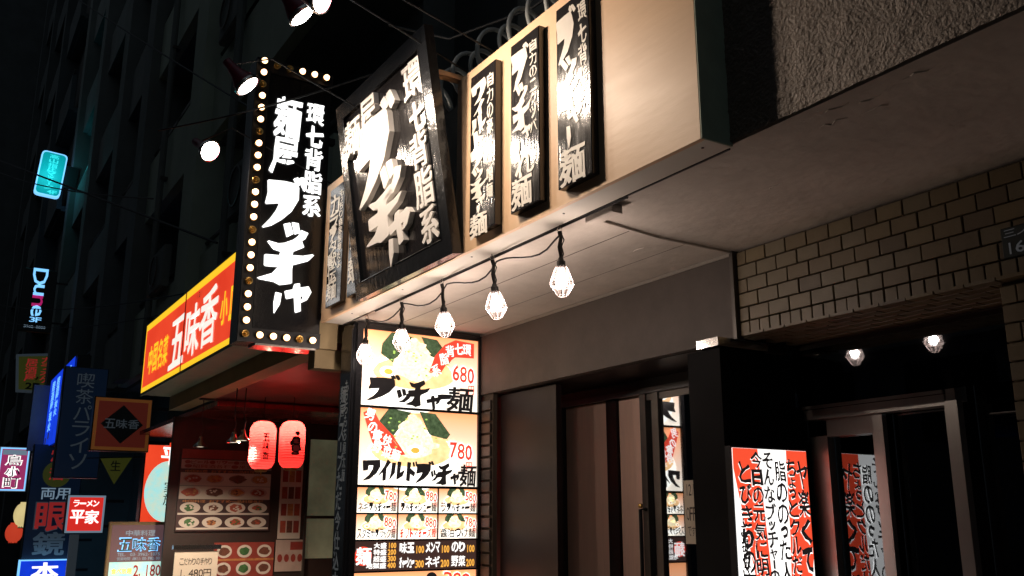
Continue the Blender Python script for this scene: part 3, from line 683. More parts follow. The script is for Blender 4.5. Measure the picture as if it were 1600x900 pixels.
for i, (t, p) in enumerate(cells):
    x0 = (.008, .284, .559)[i % 3]; x1 = (.276, .551, .832)[i % 3]; z1 = (.182 if i < 3 else .025)+Z0; z0 = (.035 if i < 3 else -.120)+Z0
    backing(x0, x1, z0, z1, i); bowl_print(x0+.01, x1-.03, z0+.02, z1+.01, 20+i, big=False)
    price(x1-.085, z1-.015, .078, .055, p, y=-.005)
    mb = MB(); write_h(mb, t, x0+.012, z0+.062, x1-x0-.022, .055, y=-.006, bold=.03, rough=.04); mb.build('dish_name', 'ink' if i != 4 else 'e_red2', ME)
mb = MB(); rect(mb, .008, .832, -.300+Z0, -.130+Z0, .004); mb.build('topping_panel', 'e_dkprint', ME)
mb = MB(); mb.ell(.065, -.215+Z0, .055, .055, .001, 20); mb.build('badge', 'e_red2', ME)
mb = MB(); put_char(mb, '麺', .02, -.165+Z0, .095, .10, y=-.002, bold=.05)
for k, t in enumerate(['大盛','特盛','超盛','地獄盛']): write_h(mb, t, .13-(.045 if k == 3 else 0), -.140-.038*k+Z0, .085+(.045 if k == 3 else 0), .033, y=-.002, bold=.04)
mb.build('topping_names', 'e_sign_white', ME)
for t, x, z in [('味玉',.30,-.14),('メンマ',.475,-.14),('のり',.655,-.14),('チャーシュー',.30,-.225),('ネギ',.475,-.225),('野菜',.655,-.225)]:
    mb = MB(); write_h(mb, t, x, z+Z0, .10, .062, y=-.002, bold=.05); mb.build('topping_name', 'e_sign_white', ME)
mb = MB()
for k, t in enumerate(['100','200','300','400']): write_h(mb, t, .222, -.140-.038*k+Z0, .055, .033, y=-.002, bold=.03)
for t, x, z in [('100',.405,-.16),('100',.58,-.16),('100',.76,-.16),('300',.405,-.245),('200',.58,-.245),('200',.76,-.245)]: write_h(mb, t, x, z+Z0, .06, .045, y=-.002, bold=.03)
mb.build('topping_prices', 'e_orange', ME)
backing(.008, .832, -1.0+Z0, -.31+Z0, 9)
mb = MB(); mb.ell(.36, -.42+Z0, .16, .08, .001, 24); mb.build('soup_print', 'e_noodle', ME)
mb = MB(); mb.ell(.52, -.355+Z0, .04, .038, .0, 18); mb.build('badge', 'ink', ME)
price(.60, -.318+Z0, .19, .09, '389', yen=False)
# black street side of the box with hand painted column
mb = MB()
MB().box(-.042, -.031, .022, .195, .3, 1.185+Z0).build('side_panel', 'black', ME)
SD = root('side_sign', 'narrow black board with white vertical writing on the street side of the menu box', 'sign', (-5.49, 2.153, -1.3))
MB().box(0, .165, -.006, .003, 0, 2.45).build('board', 'black', SD)
tbuild(lambda mb: write_v(mb, 'もっちもち極太麺', .095, 1.3+.83, .05, .62, y=-.0075, bold=.02, rough=.05), 'small_writing', 'd_text', SD)
tbuild(lambda mb: write_v(mb, '麺屋スープただ今仕込中', .02, 1.3+.80, .085, 1.22, y=-.0075, bold=.05, rough=.06, brush=False), 'large_writing', 'd_text', SD)

# red and white light box on the partition ---------------------------------
L = root('light_box', 'red and white backlit box of handwritten Japanese on the black partition', 'light box', (-2.955, 2.962, -1.0), FACE_X)
w_ = .468; T_ = 1.30
MB().box(-.008, w_+.008, .002, .034, -.02, T_+.008).build('cabinet', 'blackm', L)
mb = MB(); rect(mb, 0, w_, 0, T_, 0); mb.build('white_face', 'e_sign_white', L)
mb = MB()
mb.prism([(.002, T_-.001), (.155, T_-.001), (.235, .25), (.20, .0), (.15, .0), (.10, .75), (.002, T_-.09)], -.0015, None)
mb.prism([(.335, T_-.001), (w_-.001, T_-.001), (w_-.001, .83), (.38, .40), (.335, .0), (.30, .5), (.325, .9)], -.0015, None)
mb.build('red_print', 'e_sign_red', L)
cols = [('ヤ楽くてう', .392, 1.25, .070, .62), ('ちょっとクルだけの', .325, 1.26, .062, .66), ('脂ののった人生', .252, 1.25, .068, .62),
        ('そんなブッチャーのよう', .180, 1.285, .062, .72), ('今日の元気に明日の', .106, 1.285, .068, .68), ('とびきりの■', .030, 1.24, .070, .56), ('ご提供いたします', .022, .98, .045, .50)]
for t, x, z, a, h in cols:
    mb = MB(); write_v(mb, t, x-.001, z-.004, a*1.02, h, y=-.003, bold=.05, rough=.05, brush=False); mb.build('writing_outline', 'e_sign_white', L) if x not in (.180,) else None
    mb = MB(); write_v(mb, t, x, z, a, h, y=-.0045, bold=.05, rough=.07, brush=False, shear=-.05); mb.build('writing_column', 'ink', L)

# ================================================================== LAMPS
# string lamps under the sign box
hooks = [-5.08, -4.56, -4.05, -3.55, -3.03]
lampdesc = ['lit faceted lamp hanging in front of the menu picture, farthest from the camera', 'lit faceted lamp over the middle of the menu box',
            'lit faceted lamp with a crooked taped cord, middle of the string', 'lit faceted lamp below the left black plaque, second nearest', 'lit faceted lamp nearest the camera, below the right plaques']
def drop(n=10, r=.05, h=.128):
    """faceted cage outline, apex up: rings of radius"""
    return [(.018, 0), (.030, -.018), (r, -.076), (r*.94, -.086), (.020, -h)]
proto = None
for i, x in enumerate(hooks):
    if proto is None:
        o = root('hanging_lamp', lampdesc[i], 'lamp', (x, 2.13, .885))
        MB().tube([(0, 0, .315), (0, 0, .298)], .002, 5).tube([(.010*math.sin(R(a)), 0, .287+.010*math.cos(R(a))) for a in range(0, 361, 30)], .0022, 5).build('hook', 'chrome', o, smooth=True)
        rnd = random.Random(4)
        MB().tube([(0, 0, .277), (.004, 0, .25), (-.003, .002, .21), (.001, 0, .17), (0, 0, .145)], [.010, .008, .009, .008, .010], 8).build('cord', 'rubber', o)
        MB().tube([(.006, 0, .272), (.016, -.004, .24), (.004, -.008, .21), (.012, 0, .18), (.002, 0, .15)], .0028, 5).build('tape_tail', 'rubber', o)
        MB().lathe([(0, .165), (.010, .163), (.013, .150), (.018, .148), (.018, .128), (.020, .124), (.018, .118), (0, .118)], 14).build('socket', 'rubber', o, smooth=False)
        sh = MB(); pr = drop(); sh.lathe([(r_, z+.128) for r_, z in pr], 10); sh.build('clear_shade', 'shell', o)
        cg = MB()
        for k in range(10):
            a = 2*math.pi*k/10; cg.tube([((r_+.001)*math.cos(a), (r_+.001)*math.sin(a), z+.128) for r_, z in pr], .0016, 4)
        for r_, z in (pr[2], pr[3], pr[4]): cg.tube([((r_+.001)*math.cos(2*math.pi*k/10), (r_+.001)*math.sin(2*math.pi*k/10), z+.128) for k in range(11)], .0016, 4)
        cg.build('cage', 'cage', o)
        MB().lathe([(.0001, .118), (.010, .116), (.013, .100), (.024, .078), (.027, .060), (.020, .042), (.010, .036), (.0001, .034)], 14).build('bulb', 'e_bulb', o, smooth=True)
        proto = o
    else:
        o = copy_tree(proto); o.location = (x, 2.13, .885); o['label'] = lampdesc[i]
    o['group'] = 'faceted lamps strung under the sign box'
    o.rotation_euler = (R(random.uniform(-3, 3)), R(random.uniform(-5, 5)) if i != 2 else R(-7), R(random.uniform(0, 90)))
    light('string_lamp_light', 'POINT', (x, 2.13, .955), 6.0, (1, .82, .72), .024)
sw = []
for a, b in zip(hooks[:-1], hooks[1:]):
    for k in range(9):
        t = k/9; sw.append((a+(b-a)*t, 2.122+.012*math.sin(t*7+a), 1.155-.055*math.sin(math.pi*t)+.014*math.sin(2*math.pi*t)+.012*math.sin(a*3)*math.sin(math.pi*t)))
sw.append((hooks[-1], 2.13, 1.155))
MB().tube(sw, .0042, 6).build('lamp_cord', 'rubber', label='black flex swagged from lamp to lamp under the sign box', cat='cord', smooth=True)
MB().tube([(-4.95, 2.135, 1.184), (-4.3, 2.133, 1.183), (-4.0, 2.137, 1.185), (-3.35, 2.134, 1.184), (-2.6, 2.136, 1.185)], .005, 6).build('ceiling_cable', 'rubber', label='black cable fixed along the back seam of the sign box', cat='cable')
MB().bev(-2.90, -2.72, 2.155, 2.205, 1.165, 1.198, .004).build('junction_cover', 'soffit', label='small painted metal cover under the soffit near the end lamp', cat='cover')

# reflector lamps on arms over the sign box
def refl(loc, aim, label, energy, spot=130, face=30):
    o = root('sign_lamp', label, 'lamp', loc, (0, 0, 0), 'reflector lamps lighting the sign box')
    d = (Vector(aim)-Vector(loc)).normalized(); o.rotation_euler = d.to_track_quat('-Z', 'Y').to_euler()
    MB().lathe([(.064, -.012), (.066, .0), (.056, .03), (.036, .075), (.026, .12), (.024, .165), (0, .170)], 22).build('housing', 'ghostred', o, smooth=True)
    MB().lathe([(.0001, -.030), (.030, -.027), (.050, -.019), (.062, -.006), (.062, 0)], 22).build('lamp_face', 'e_lamp', o, smooth=True)
    MB().lathe([(.062, -.014), (.069, -.014), (.069, .006), (.062, .006)], 22).build('rim', 'chrome', o, smooth=True)
    inv = o.rotation_euler.to_matrix().inverted()
    a = inv @ (Vector((loc[0]+.02, 2.06, 2.12))-Vector(loc)); m = inv @ Vector((.02, .12, .17)); e = Vector((0, 0, .14))
    MB().tube([e, m, a], .0045, 8).build('arm', 'blackm', o)
    light('sign_lamp_light', 'SPOT', Vector(loc)+d*.045, energy, (1, .80, .62), .05, rot=o.rotation_euler, spot=spot)
    return o
refl((-5.52, 1.24, 2.20), (-4.5, 1.75, 1.45), 'round reflector lamp left of the marquee sign, facing the camera', 24)
refl((-4.506, 1.172, 2.20), (-4.2, 1.95, 1.25), 'tilted reflector lamp with housing tinted lens-ghost red at the top of the marquee sign', 30)
refl((-3.683, 1.176, 2.20), (-3.5, 1.95, 1.30), 'left reflector lamp of the pair at the upper edge', 40)
refl((-3.43, 1.174, 2.15), (-2.55, 1.97, 1.60), 'right reflector lamp of the pair at the upper edge', 40)

# spiral conduit over the box
hx = []
for k in range(0, 12*24+1):
    a = 2*math.pi*k/24; g = 1+.18*math.sin(k/24*2.6); hx.append((-4.55+.145*k/24, 2.28+.13*g*math.cos(a), 2.31+.16*g*math.sin(a)))
MB().tube(hx, .012, 6).build('spiral_conduit', 'grey', label='grey plastic spiral of loops along the top of the sign box', cat='conduit', smooth=True)
MB().tube([(-4.7, 2.05, 2.9), (-4.2, 2.2, 2.62), (-3.6, 2.35, 2.55), (-2.6, 2.4, 2.5)], .008, 6).build('feed_cable', 'wire', label='dark feed cable hanging above the spiral conduit', cat='cable')
# ================================================================== NEIGHBOUR: CHINESE RESTAURANT
NB = root('neighbour_building', 'low red fronted Chinese restaurant building with glossy dark red soffit', 'building', (-7.6, 2.6, -1.6))
def nb(mb, name, m, **k): return mb.build(name, m, NB, world=(-7.6, 2.6, -1.6), **k)
nb(MB().box(-9.7, -5.58, 2.0, 2.15, 1.05, 1.95), 'fascia', 'cream')
nb(MB().box(-12.2, -8.47, 2.16, 3.95, .985, 1.03), 'rear_soffit', 'redpaint')
nb(MB().box(-8.5, -5.6, 2.151, 3.95, 1.052, 1.10), 'soffit', 'redwall')
nb(MB().box(-8.56, -8.505, 2.02, 3.95, 1.035, 1.12), 'soffit_beam', 'darkwall')
nb(MB().box(-9.65, -9.6, 2.04, 3.95, -1.6, .984), 'inner_wall', 'darkwall')
nb(MB().box(-9.59, -5.62, 3.96, 4.05, -1.6, 1.2), 'side_wall', 'redwall')
nb(MB().box(-5.74, -5.62, 2.02, 2.40, .93, 1.50), 'party_wall', 'cream')
nb(MB().box(-5.74, -5.62, 2.42, 2.62, -1.6, 1.04), 'party_pier', 'darkwall')
nb(MB().box(-9.598, -9.56, 3.42, 3.44, -1.2, .86).box(-9.598, -9.56, 3.80, 3.83, -1.2, .86), 'window_frame', 'aludark')
nb(MB().box(-9.598, -9.59, 3.441, 3.799, -.4, .82), 'window_pane', 'greenwin')
nb(MB().box(-9.595, -9.57, 3.441, 3.799, .0, .03), 'glazing_bar', 'aludark')

# red sign of the Chinese restaurant
RS = root('red_fascia_sign', 'long red and yellow backlit sign reading 五味香 on the Chinese restaurant', 'sign', (-9.58, 1.7, 1.17))
LW = 3.82
MB().box(0, LW, .01, .28, 0, .70).build('cabinet', 'boxside', RS)
MB().box(-.01, LW, -.004, .012, -.012, .014).build('rim', 'boxside', RS); MB().box(-.01, LW, -.004, .012, .684, .70).build('rim', 'boxside', RS)
mb = MB(); rect(mb, .03, LW, .06, .625, 0); mb.build('red_face', 'e_red', RS)
mb = MB(); rect(mb, .0, LW, .622, .684, -.001); mb.build('yellow_band', 'e_yel', RS)
mb = MB(); rect(mb, .0, LW, .014, .062, -.001); mb.build('yellow_band', 'e_yel', RS)
mb = MB(); rect(mb, .0, .035, .062, .622, -.001); mb.build('yellow_band', 'e_yel', RS)
MB().box(1.64, 1.655, -.006, .0, .014, .684).build('seam', 'd_red', RS)
for i, ch in enumerate('中国名菜'):
    mb = MB(); put_char(mb, ch, .24+.215*i, .43, .18, .27, y=-.003, bold=.03, rough=.02); mb.build('yellow_character', 'e_yel', RS)
for ch, x, z, w_, h_ in [('五',1.18,.51,.50,.42),('味',1.72,.52,.46,.42),('香',2.20,.55,.52,.45)]:
    mb = MB(); put_char(mb, ch, x, z, w_, h_, y=-.003, bold=.04, rough=.05); mb.build('white_character', 'e_wtext', RS)
for i, ch in enumerate('小皿'):
    mb = MB(); put_char(mb, ch, 2.80+.24*i, .44, .20, .25, y=-.003, bold=.03); mb.build('yellow_character', 'e_yel', RS)
mb = MB()
for i in range(3): put_char(mb, '(a)'[i], 2.02+.07*i, .60, .05, .05, y=-.003, bold=0, fit=True)
mb.build('small_writing', 'ink', RS)

# lanterns
def lantern(x, y, zt, label, tx, group='red paper lanterns under the soffit'):
    o = root('paper_lantern', label, 'lantern', (x, y, zt-.42), (0, 0, R(90)), group)
    pr = []
    for i in range(37):
        t = i/36; z = .02+.38*t; k = min(t, 1-t); r_ = .052+.052*min(1, (k/.16))**.5
        pr.append((r_*(1+(.02 if i % 2 else -.012)), z))
    MB().lathe(pr, 28).build('paper', 'lantern', o, smooth=False)
    MB().lathe([(0,.0),(.045,.0),(.052,.022)], 20).build('base_ring', 'gold', o); MB().lathe([(.052,.398),(.045,.42),(0,.42)], 20).build('top_ring', 'blackm', o)
    MB().tube([(0,0,.42),(0,0,.60)], .004, 5).build('cord', 'rubber', o)
    MB().tube([(0,0,0),(0,0,-.03)], .006, 5).build('tassel', 'gold', o)
    tx(o)
    light('lantern_light', 'POINT', (x, y, zt-.09), 6, (1, .55, .40), .02)
    return o
def wrap(mb, r_):     # bend flat writing round the drum
    mb.v = [(r_*math.sin(v[0]/r_), -r_*math.cos(v[0]/r_), v[2]) for v in mb.v]; return mb
def lt1(o):
    for i, ch in enumerate('五味香'):
        mb = MB(); put_char(mb, ch, -.03, .30-.072*i, .055, .065, bold=.03, rough=.04); wrap(mb, .1085).build('character', 'e_ink', o)
def lt2(o):
    mb = MB(); mb.ell(.006, .295, .020, .017, 0, 14, .2, 1).ell(.0, .235, .038, .040, 0, 16, .35, 3).ell(.0, .175, .044, .036, 0, 16, .3, 5).ell(-.038, .215, .016, .020, 0, 10, .3, 6).ell(-.005, .135, .036, .014, 0, 14, .3, 7)
    wrap(mb, .1085).build('painted_figure', 'e_ink', o)
lantern(-7.5, 2.295, .785, 'red paper lantern with three black characters, the farther left one', lt1)
lantern(-7.5, 2.540, .800, 'red paper lantern with small painted black figure, nearest the menu box', lt2)
# small pendant reflectors
def pend(x, y, z, label, sc=1, e=.7):
    o = root('pendant_lamp', label, 'lamp', (x, y, z), (0, 0, 0), 'small steel pendant lamps under the soffit'); o.scale = (sc, sc, sc)
    MB().lathe([(.058, 0), (.055, .012), (.030, .035), (.018, .06), (.016, .085), (0, .088)], 20).build('shade', 'chrome', o, smooth=True)
    MB().lathe([(0, .002), (.03, .004), (.045, .012)], 16).build('bulb', 'e_warm', o)
    MB().tube([(0,0,.088),(.01,.01,.15),(-.01,0,.20),(0,0,1.02-z)], .005, 5).build('stem', 'rubber', o)
    light('pendant_light', 'SPOT', (x, y, z-.005), e, (1, .78, .6), .03, rot=(0, 0, 0), spot=150)
pend(-7.45, 2.12, .60, 'small steel pendant lamp in front of the left lantern', 1, 60)
pend(-7.5, 2.06, .585, 'small steel pendant lamp left of the red lanterns', 1, 60)
pend(-8.6, 2.07, .62, 'small glowing pendant lamp farthest inside over the menu board', 1.1, 130)

# menu board on the inner wall
WB = root('picture_menu_board', 'large menu board with rows of round dishes on the inner wall', 'menu board', (-9.6, 2.13, -.12), FACE_X)
MB().box(0, .92, -.02, 0, 0, .80).build('board', 'pink', WB)
def mrect(name, x0, x1, z0, z1, y, m, par=WB):
    mb = MB(); rect(mb, x0, x1, z0, z1, y); return mb.build(name, m, par)
mrect('header_print', .01, .91, .70, .79, -.0215, 'predprint'); mrect('strip_print', .01, .91, .60, .69, -.0215, 'pprint')
for zz, t in ((.683, '●ビール●サワー●焼酎各種●'), (.643, '●紹興酒各種●果実酒●')):
    tbuild(lambda mb: write_h(mb, t, .04, zz, .84, .034, y=-.023, bold=.02), 'strip_writing', 'predprint', WB)
for zz in (.590, .300): tbuild(lambda mb: write_h(mb, '中国料理 おすすめ一品料理各種', .05, zz, .80, .026, y=-.023, bold=.02), 'heading_writing', 'food_o', WB)
fm = ['food_r','food_o','food_b','food_o','food_r','food_b','food_o','food_r','food_g','food_b','food_r','food_r','food_g','food_o','food_r','food_b']
for r_ in range(4):
    zc = (.505, .375, .225, .085)[r_]
    if r_ < 2: mrect('row_print', .01, .91, zc-.068, zc+.058, -.0215, 'plate')
    else: mrect('row_print', .01, .91, zc-.068, zc-.050, -.0215, 'plate')
    for c in range(4):
        x = .125+.222*c
        mb = MB(); mb.ell(x, zc, .098, .052, -.0225, 22); mb.build('plate_print', 'plate', WB)
        if r_ < 2: mb = MB(); mb.ell(x, zc, .088, .044, -.0228, 20); mb.build('plate_rim_print', 'pprint', WB)
        kx = random.uniform(.8, 1.12); mb = MB(); mb.ell(x+random.uniform(-.008, .008), zc, (.078 if r_ < 2 else .055)*kx, (.038 if r_ < 2 else .032)*kx, -.0235, 16, .4, r_*4+c); mb.build('dish_print', fm[r_*4+c], WB)
        mb = MB()
        for q in range(6): mb.ell(x+random.uniform(-.045, .045), zc+random.uniform(-.02, .02), .012, .008, -.0238-.00001*q, 7, .5, q)
        mb.build('garnish_print', random.choice(['food_g','food_o','plate','food_b','food_r']), WB)['kind'] = 'stuff'
PS = root('poster_strip', 'tall narrow poster strip of small red pictures beside the green window', 'poster', (-9.6, 3.15, -.20), FACE_X)
MB().box(0, .235, -.008, 0, 0, .92).build('sheet', 'plate', PS)
for r_ in range(5):
    for c in range(3):
        mb = MB(); rect(mb, .02+.07*c, .078+.07*c, .06+.17*r_, .18+.17*r_, -.010); mb.build('picture', ['food_r','food_b','predprint','food_o','food_g'][(r_*2+c) % (5 if r_ == 4 else 4)], PS)
LB = root('lower_menu_board', 'red menu board with three white bowls below the picture menu', 'menu board', (-9.6, 2.52, -.56), FACE_X)
MB().box(0, .60, -.015, 0, 0, .33).build('board', 'predprint', LB)
for r_ in range(2):
    for c in range(3):
        mb = MB(); mb.ell(.10+.20*c, .245-.165*r_, .075, .062, -.017, 20); mb.build('plate_print', 'plate', LB)
        mb = MB(); mb.ell(.10+.20*c, .245-.165*r_, .052, .040, -.018, 14, .3, c+r_*3); mb.build('dish_print', ['food_b','food_g','food_b'][c], LB)
mb = MB(); rect(mb, 0, .60, .155, .175, -.0165); mb.build('strip_print', 'food_o', LB)
LC = root('side_menu_sheet', 'pale and red menu sheet at the foot of the poster strip', 'poster', (-9.6, 3.14, -.52), FACE_X)
MB().box(0, .30, -.012, 0, 0, .31).build('sheet', 'pprint', LC)
for c in range(4):
    mb = MB(); mb.ell(.045+.07*c, .13, .026, .04, -.014, 12); mb.build('dish_print', 'predprint', LC)
mb = MB(); rect(mb, .15, .29, .21, .29, -.0135); mb.build('strip_print', 'predprint', LC)
HB = root('handwritten_board', 'cream handwritten board standing at the foot of the picture menu', 'board', (-9.3, 2.08, -1.6), FACE_X)
MB().box(0, .40, -.02, 0, .6, 1.30).build('sheet', 'paper', HB)
MB().box(0, .04, 0, .03, 0, .6).build('leg', 'blackm', HB); MB().box(.36, .40, 0, .03, 0, .6).build('leg', 'blackm', HB)
tbuild(lambda mb: (write_h(mb, 'こだわりの手作り', .05, 1.24, .30, .06, y=-.022, bold=0), write_h(mb, '1,480円', .05, 1.14, .30, .07, y=-.022, bold=0)), 'writing', 'e_ink', HB)
MB().box(-.02, .42, -.04, .02, 1.32, 1.36).build('clip_bar', 'chrome', HB)

# ================================================================== SIGNS DOWN THE STREET
def sign(name, label, X, y0, z0, w_, h_, th, face, edge, cat='sign', border=0, bmat=None, group=None):
    o = root(name, label, cat, (X, y0, z0), FACE_X, group)
    MB().bev(0, w_, 0, th, 0, h_, .01).build('cabinet', edge, o)
    if bmat: mrect('border', .012, w_-.012, .012, h_-.012, -.0015, bmat, o)
    b = border or .012
    mrect('face', b, w_-b, b, h_-b, -.003, face, o)
    MB().box(w_, w_+.25, th*.3, th*.3+.04, h_*.8, h_*.8+.04).box(w_, w_+.25, th*.3, th*.3+.04, h_*.15, h_*.15+.04).build('bracket', 'blackm', o)
    return o
def txt_v(o, t, x, z, w_, h_, m, y=-.006, name='writing', **k): tbuild(lambda mb: write_v(mb, t, x, z, w_, h_, y=y, **k), name, m, o)
def txt_h(o, t, x, z, w_, h_, m, y=-.006, name='writing', **k): tbuild(lambda mb: write_h(mb, t, x, z, w_, h_, y=y, **k), name, m, o)

o = sign('diamond_sign', 'unlit red sign with orange border and dark diamond reading 五味香', -12, 1.62, .78, .66, .64, .14, 'd_red', 'd_dark', border=.05, bmat='d_orange')
mb = MB(); mb.prism([(.33,.09),(.57,.32),(.33,.55),(.09,.32)], -.005, None); mb.build('diamond', 'd_dark', o)
txt_h(o, '五味香', .13, .38, .40, .11, 'd_text', y=-.008, bold=.02)
o = sign('tall_red_sign', 'tall red backlit sign with white disc, above the yellow strip', -12.3, 2.30, -.47, .45, 1.41, .2, 'e_red', 'blackm')
mrect('yellow_face', .012, .438, .012, .38, -.0045, 'e_yel', o)
mb = MB(); mb.ell(.30, .80, .27, .37, -.005, 36); mb.v = [(min(v[0], .435), v[1], v[2]) for v in mb.v]; mb.build('disc', 'e_cyan' if False else 'e_aqua', o)
txt_h(o, '平', .20, 1.34, .22, .22, 'e_sign_white', bold=.05, rough=.04)
txt_v(o, '家族', .26, .92, .15, .30, 'd_dark', y=-.008, bold=.0)
o = sign('framed_menu_board', 'standing framed board with blue prices 2,180 and 800', -10, 1.60, -1.55, .60, 1.52, .05, 'd_brown', 'cream', border=.03)
txt_h(o, '中華料理', .16, 1.44, .28, .055, 'd_text2', bold=.03)
txt_h(o, '五味香', .10, 1.37, .40, .13, 'e_cyan', bold=.06, rough=.03, y=-.005); txt_h(o, '五味香', .11, 1.36, .38, .115, 'food_g', bold=.0, rough=.03, y=-.008)
txt_h(o, 'TEL. 03-3962-1875', .10, 1.225, .40, .03, 'd_text2', brush=False); txt_h(o, '営業時間 AM11:00-PM2:00', .10, 1.185, .40, .03, 'd_text2', brush=False)
mrect('price_print', .035, .565, .10, 1.14, -.005, 'e_aqua', o)
txt_h(o, '2,180', .26, 1.11, .26, .11, 'd_rtext', y=-.008, bold=.02); txt_h(o, '800', .32, .985, .19, .10, 'd_rtext', y=-.008, bold=.02)
txt_h(o, '食べ放題', .06, 1.08, .19, .05, 'e_yel', y=-.008, bold=.03); txt_h(o, '飲み放題', .06, .96, .19, .05, 'e_yel', y=-.008, bold=.03)
o = sign('small_red_sign', 'small square red backlit sign reading ラーメン 平家 with white edge', -15, 1.80, -.21, .53, .55, .15, 'e_lred', 'd_dark', border=.04, bmat='d_text2')
txt_h(o, 'ラーメン', .09, .47, .35, .09, 'e_sign_white', bold=.03, brush=False); txt_h(o, '平家', .07, .33, .39, .19, 'e_sign_white', bold=.05)
MB().box(.10, .22, .05, .12, -1.4, -.01).build('post', 'd_text', o)
o = sign('navy_sign', 'tall unlit navy sign with vertical パライソ lettering', -13.9, 1.46, .53, .56, 1.50, .2, 'd_navy', 'd_dark')
txt_v(o, '喫茶パライソ', .17, 1.42, .22, 1.32, 'd_text', bold=-.0, brush=False)
o = root('blue_sign', 'bright blue backlit sign with beige end panel, behind the navy sign', 'sign', (-17.0, 1.60, 1.08))
MB().box(0, 2.9, .02, .2, 0, 1.15).build('cabinet', 'd_dark', o)
mrect('blue_face', .02, 2.88, .02, 1.13, -.002, 'e_blue', o)
MB().box(-.02, .03, -.24, -.01, -.02, 1.05).build('end_panel', 'cream', o)
for k, (x, h) in enumerate(((.35, .8), (.95, .6), (1.6, .9), (2.2, .6))): txt_v(o, '居酒屋炭火', x, 1.05, .36, h, 'e_cyan', y=-.006, bold=.02)
mrect('yellow_mark', .15, .32, .08, .18, -.006, 'd_yel', o); mrect('yellow_mark', .5, .66, .14, .24, -.006, 'd_yel', o)
o = sign('optician_sign', 'tall dark sign with red 眼 character above the blue light box', -16.2, 1.40, -.60, .72, 1.72, .2, 'd_navy', 'd_dark')
txt_h(o, '両用', .17, 1.06, .42, .17, 'd_text2', bold=.02); txt_h(o, '眼', .14, .84, .46, .42, 'd_rtext', y=-.009, bold=.05); txt_h(o, '眼', .125, .855, .49, .45, 'd_text', y=-.006, bold=.09)
txt_h(o, '鏡', .14, .40, .46, .34, 'd_text', y=-.006, bold=.05)
mb = MB(); mb.ell(.36, 1.27, .20, .20, -.005, 24); mb.build('yellow_disc', 'd_yel', o); txt_h(o, '酒', .25, 1.36, .22, .18, 'd_rtext', y=-.008, bold=.02)
txt_h(o, '焼', .25, 1.68, .24, .22, 'd_rtext', y=-.008, bold=.03)
o = sign('blue_light_box', 'bright blue light box with white character at the foot of the optician sign', -16, 1.38, -1.5, .70, .90, .25, 'e_blue', 'e_cyan')
txt_h(o, '本', .17, .86, .38, .24, 'e_sign_white', bold=.09, rough=.03); txt_h(o, '営業中', .10, .56, .50, .12, 'd_text2', bold=.03)
o = sign('bird_sign', 'small pink and white backlit sign reading 鳥小町 at the far left', -24, 1.40, .60, .60, .97, .15, 'e_plum', 'd_text2', border=.04, bmat='e_cyan')
mrect('header_print', .06, .54, .80, .91, -.0045, 'd_text2', o)
txt_v(o, '鳥小町', .13, .80, .34, .76, 'e_sign_white', y=-.006, bold=.11); txt_v(o, '鳥小町', .15, .785, .30, .73, 'd_navy', y=-.009, bold=.0)
o = sign('striped_banner', 'dim white striped banner sign right of the 鳥小町 sign', -22.5, 1.92, .50, .30, .86, .1, 'd_text', 'd_dark')
for k in range(4): MB().box(.03+.065*k, .055+.065*k, -.02, -.004, .02, .84).build('bar', 'd_dark', o)
def far_lantern(x, y, z, r_, m, label):
    o = root('street_lantern', label, 'lantern', (x, y, z), (0, 0, R(90)))
    MB().lathe([(r_*.5*1.0, 0)]+[(r_*(.5+.5*math.sin(math.pi*i/16)**.6), .03+r_*2.1*i/16) for i in range(17)]+[(r_*.5, r_*2.1+.06)], 20).build('paper', m, o, smooth=True)
    MB().lathe([(0, -.02), (r_*.5, -.02), (r_*.5, .02)], 16).build('ring', 'blackm', o); MB().tube([(0,0,r_*2.1+.06), (0,0,r_*2.1+.5)], .01, 5).build('cord', 'wire', o)
    if m == 'lanternw':
        mb = MB(); write_v(mb, 'もつ焼', r_*.35, r_*2.0, r_*.5, r_*1.7, bold=.03); wrap(mb, r_*1.03).build('writing', 'e_ink', o)
far_lantern(-22, 1.88, -.17, .21, 'lanternw', 'large cream paper lantern glowing below the 鳥小町 sign')
far_lantern(-23, 1.80, -.50, .17, 'lanternr', 'dim red paper lantern left of the cream lantern')
# karaoke sign, far
o = root('karaoke_sign', 'dim yellow tapered sign with red カラオケ lettering and 2F', 'sign', (-28, 1.72, 3.30), FACE_X)
MB().prism([(.10,0),(.92,0),(1.0,1.12),(0,1.0)], 0, .2).build('cabinet', 'd_text', o)
mb = MB(); mb.prism([(.15,.06),(.88,.06),(.95,1.04),(.06,.94)], -.004, None); mb.build('face', 'd_yel', o)
txt_v(o, 'カラオケ', .62, .98, .24, .72, 'd_rtext', bold=.03, brush=False); txt_v(o, '居酒屋', .25, .90, .28, .62, 'd_rtext', bold=.04); txt_h(o, '2F', .30, .26, .35, .18, 'd_dark', bold=.03)
# Dune
o = sign('bar_sign', 'black sign with glowing letters Dune turned sideways and 3F', -24, 1.40, 4.25, .72, 1.50, .15, 'd_dark', 'd_dark')
def side_letters(t, m, z, sz):
    mb = MB(); put_char(mb, t, .36-sz/2, z, sz, sz*(.85 if t != 'D' else .8), y=-.006, bold=.01, rot=-math.pi/2*1.0, fit=True); mb.build('lit_letter', m, o)
side_letters('D', 'e_cyan', 1.48, .40); side_letters('u', 'e_cyan', 1.11, .27); side_letters('n', 'e_pink', .85, .27); side_letters('e', 'e_cyan', .61, .27)
txt_h(o, '3F', .24, .34, .26, .12, 'e_cyan', bold=.01, brush=False); txt_h(o, '3962-8880', .14, .14, .46, .06, 'd_text2', bold=.01, brush=False)
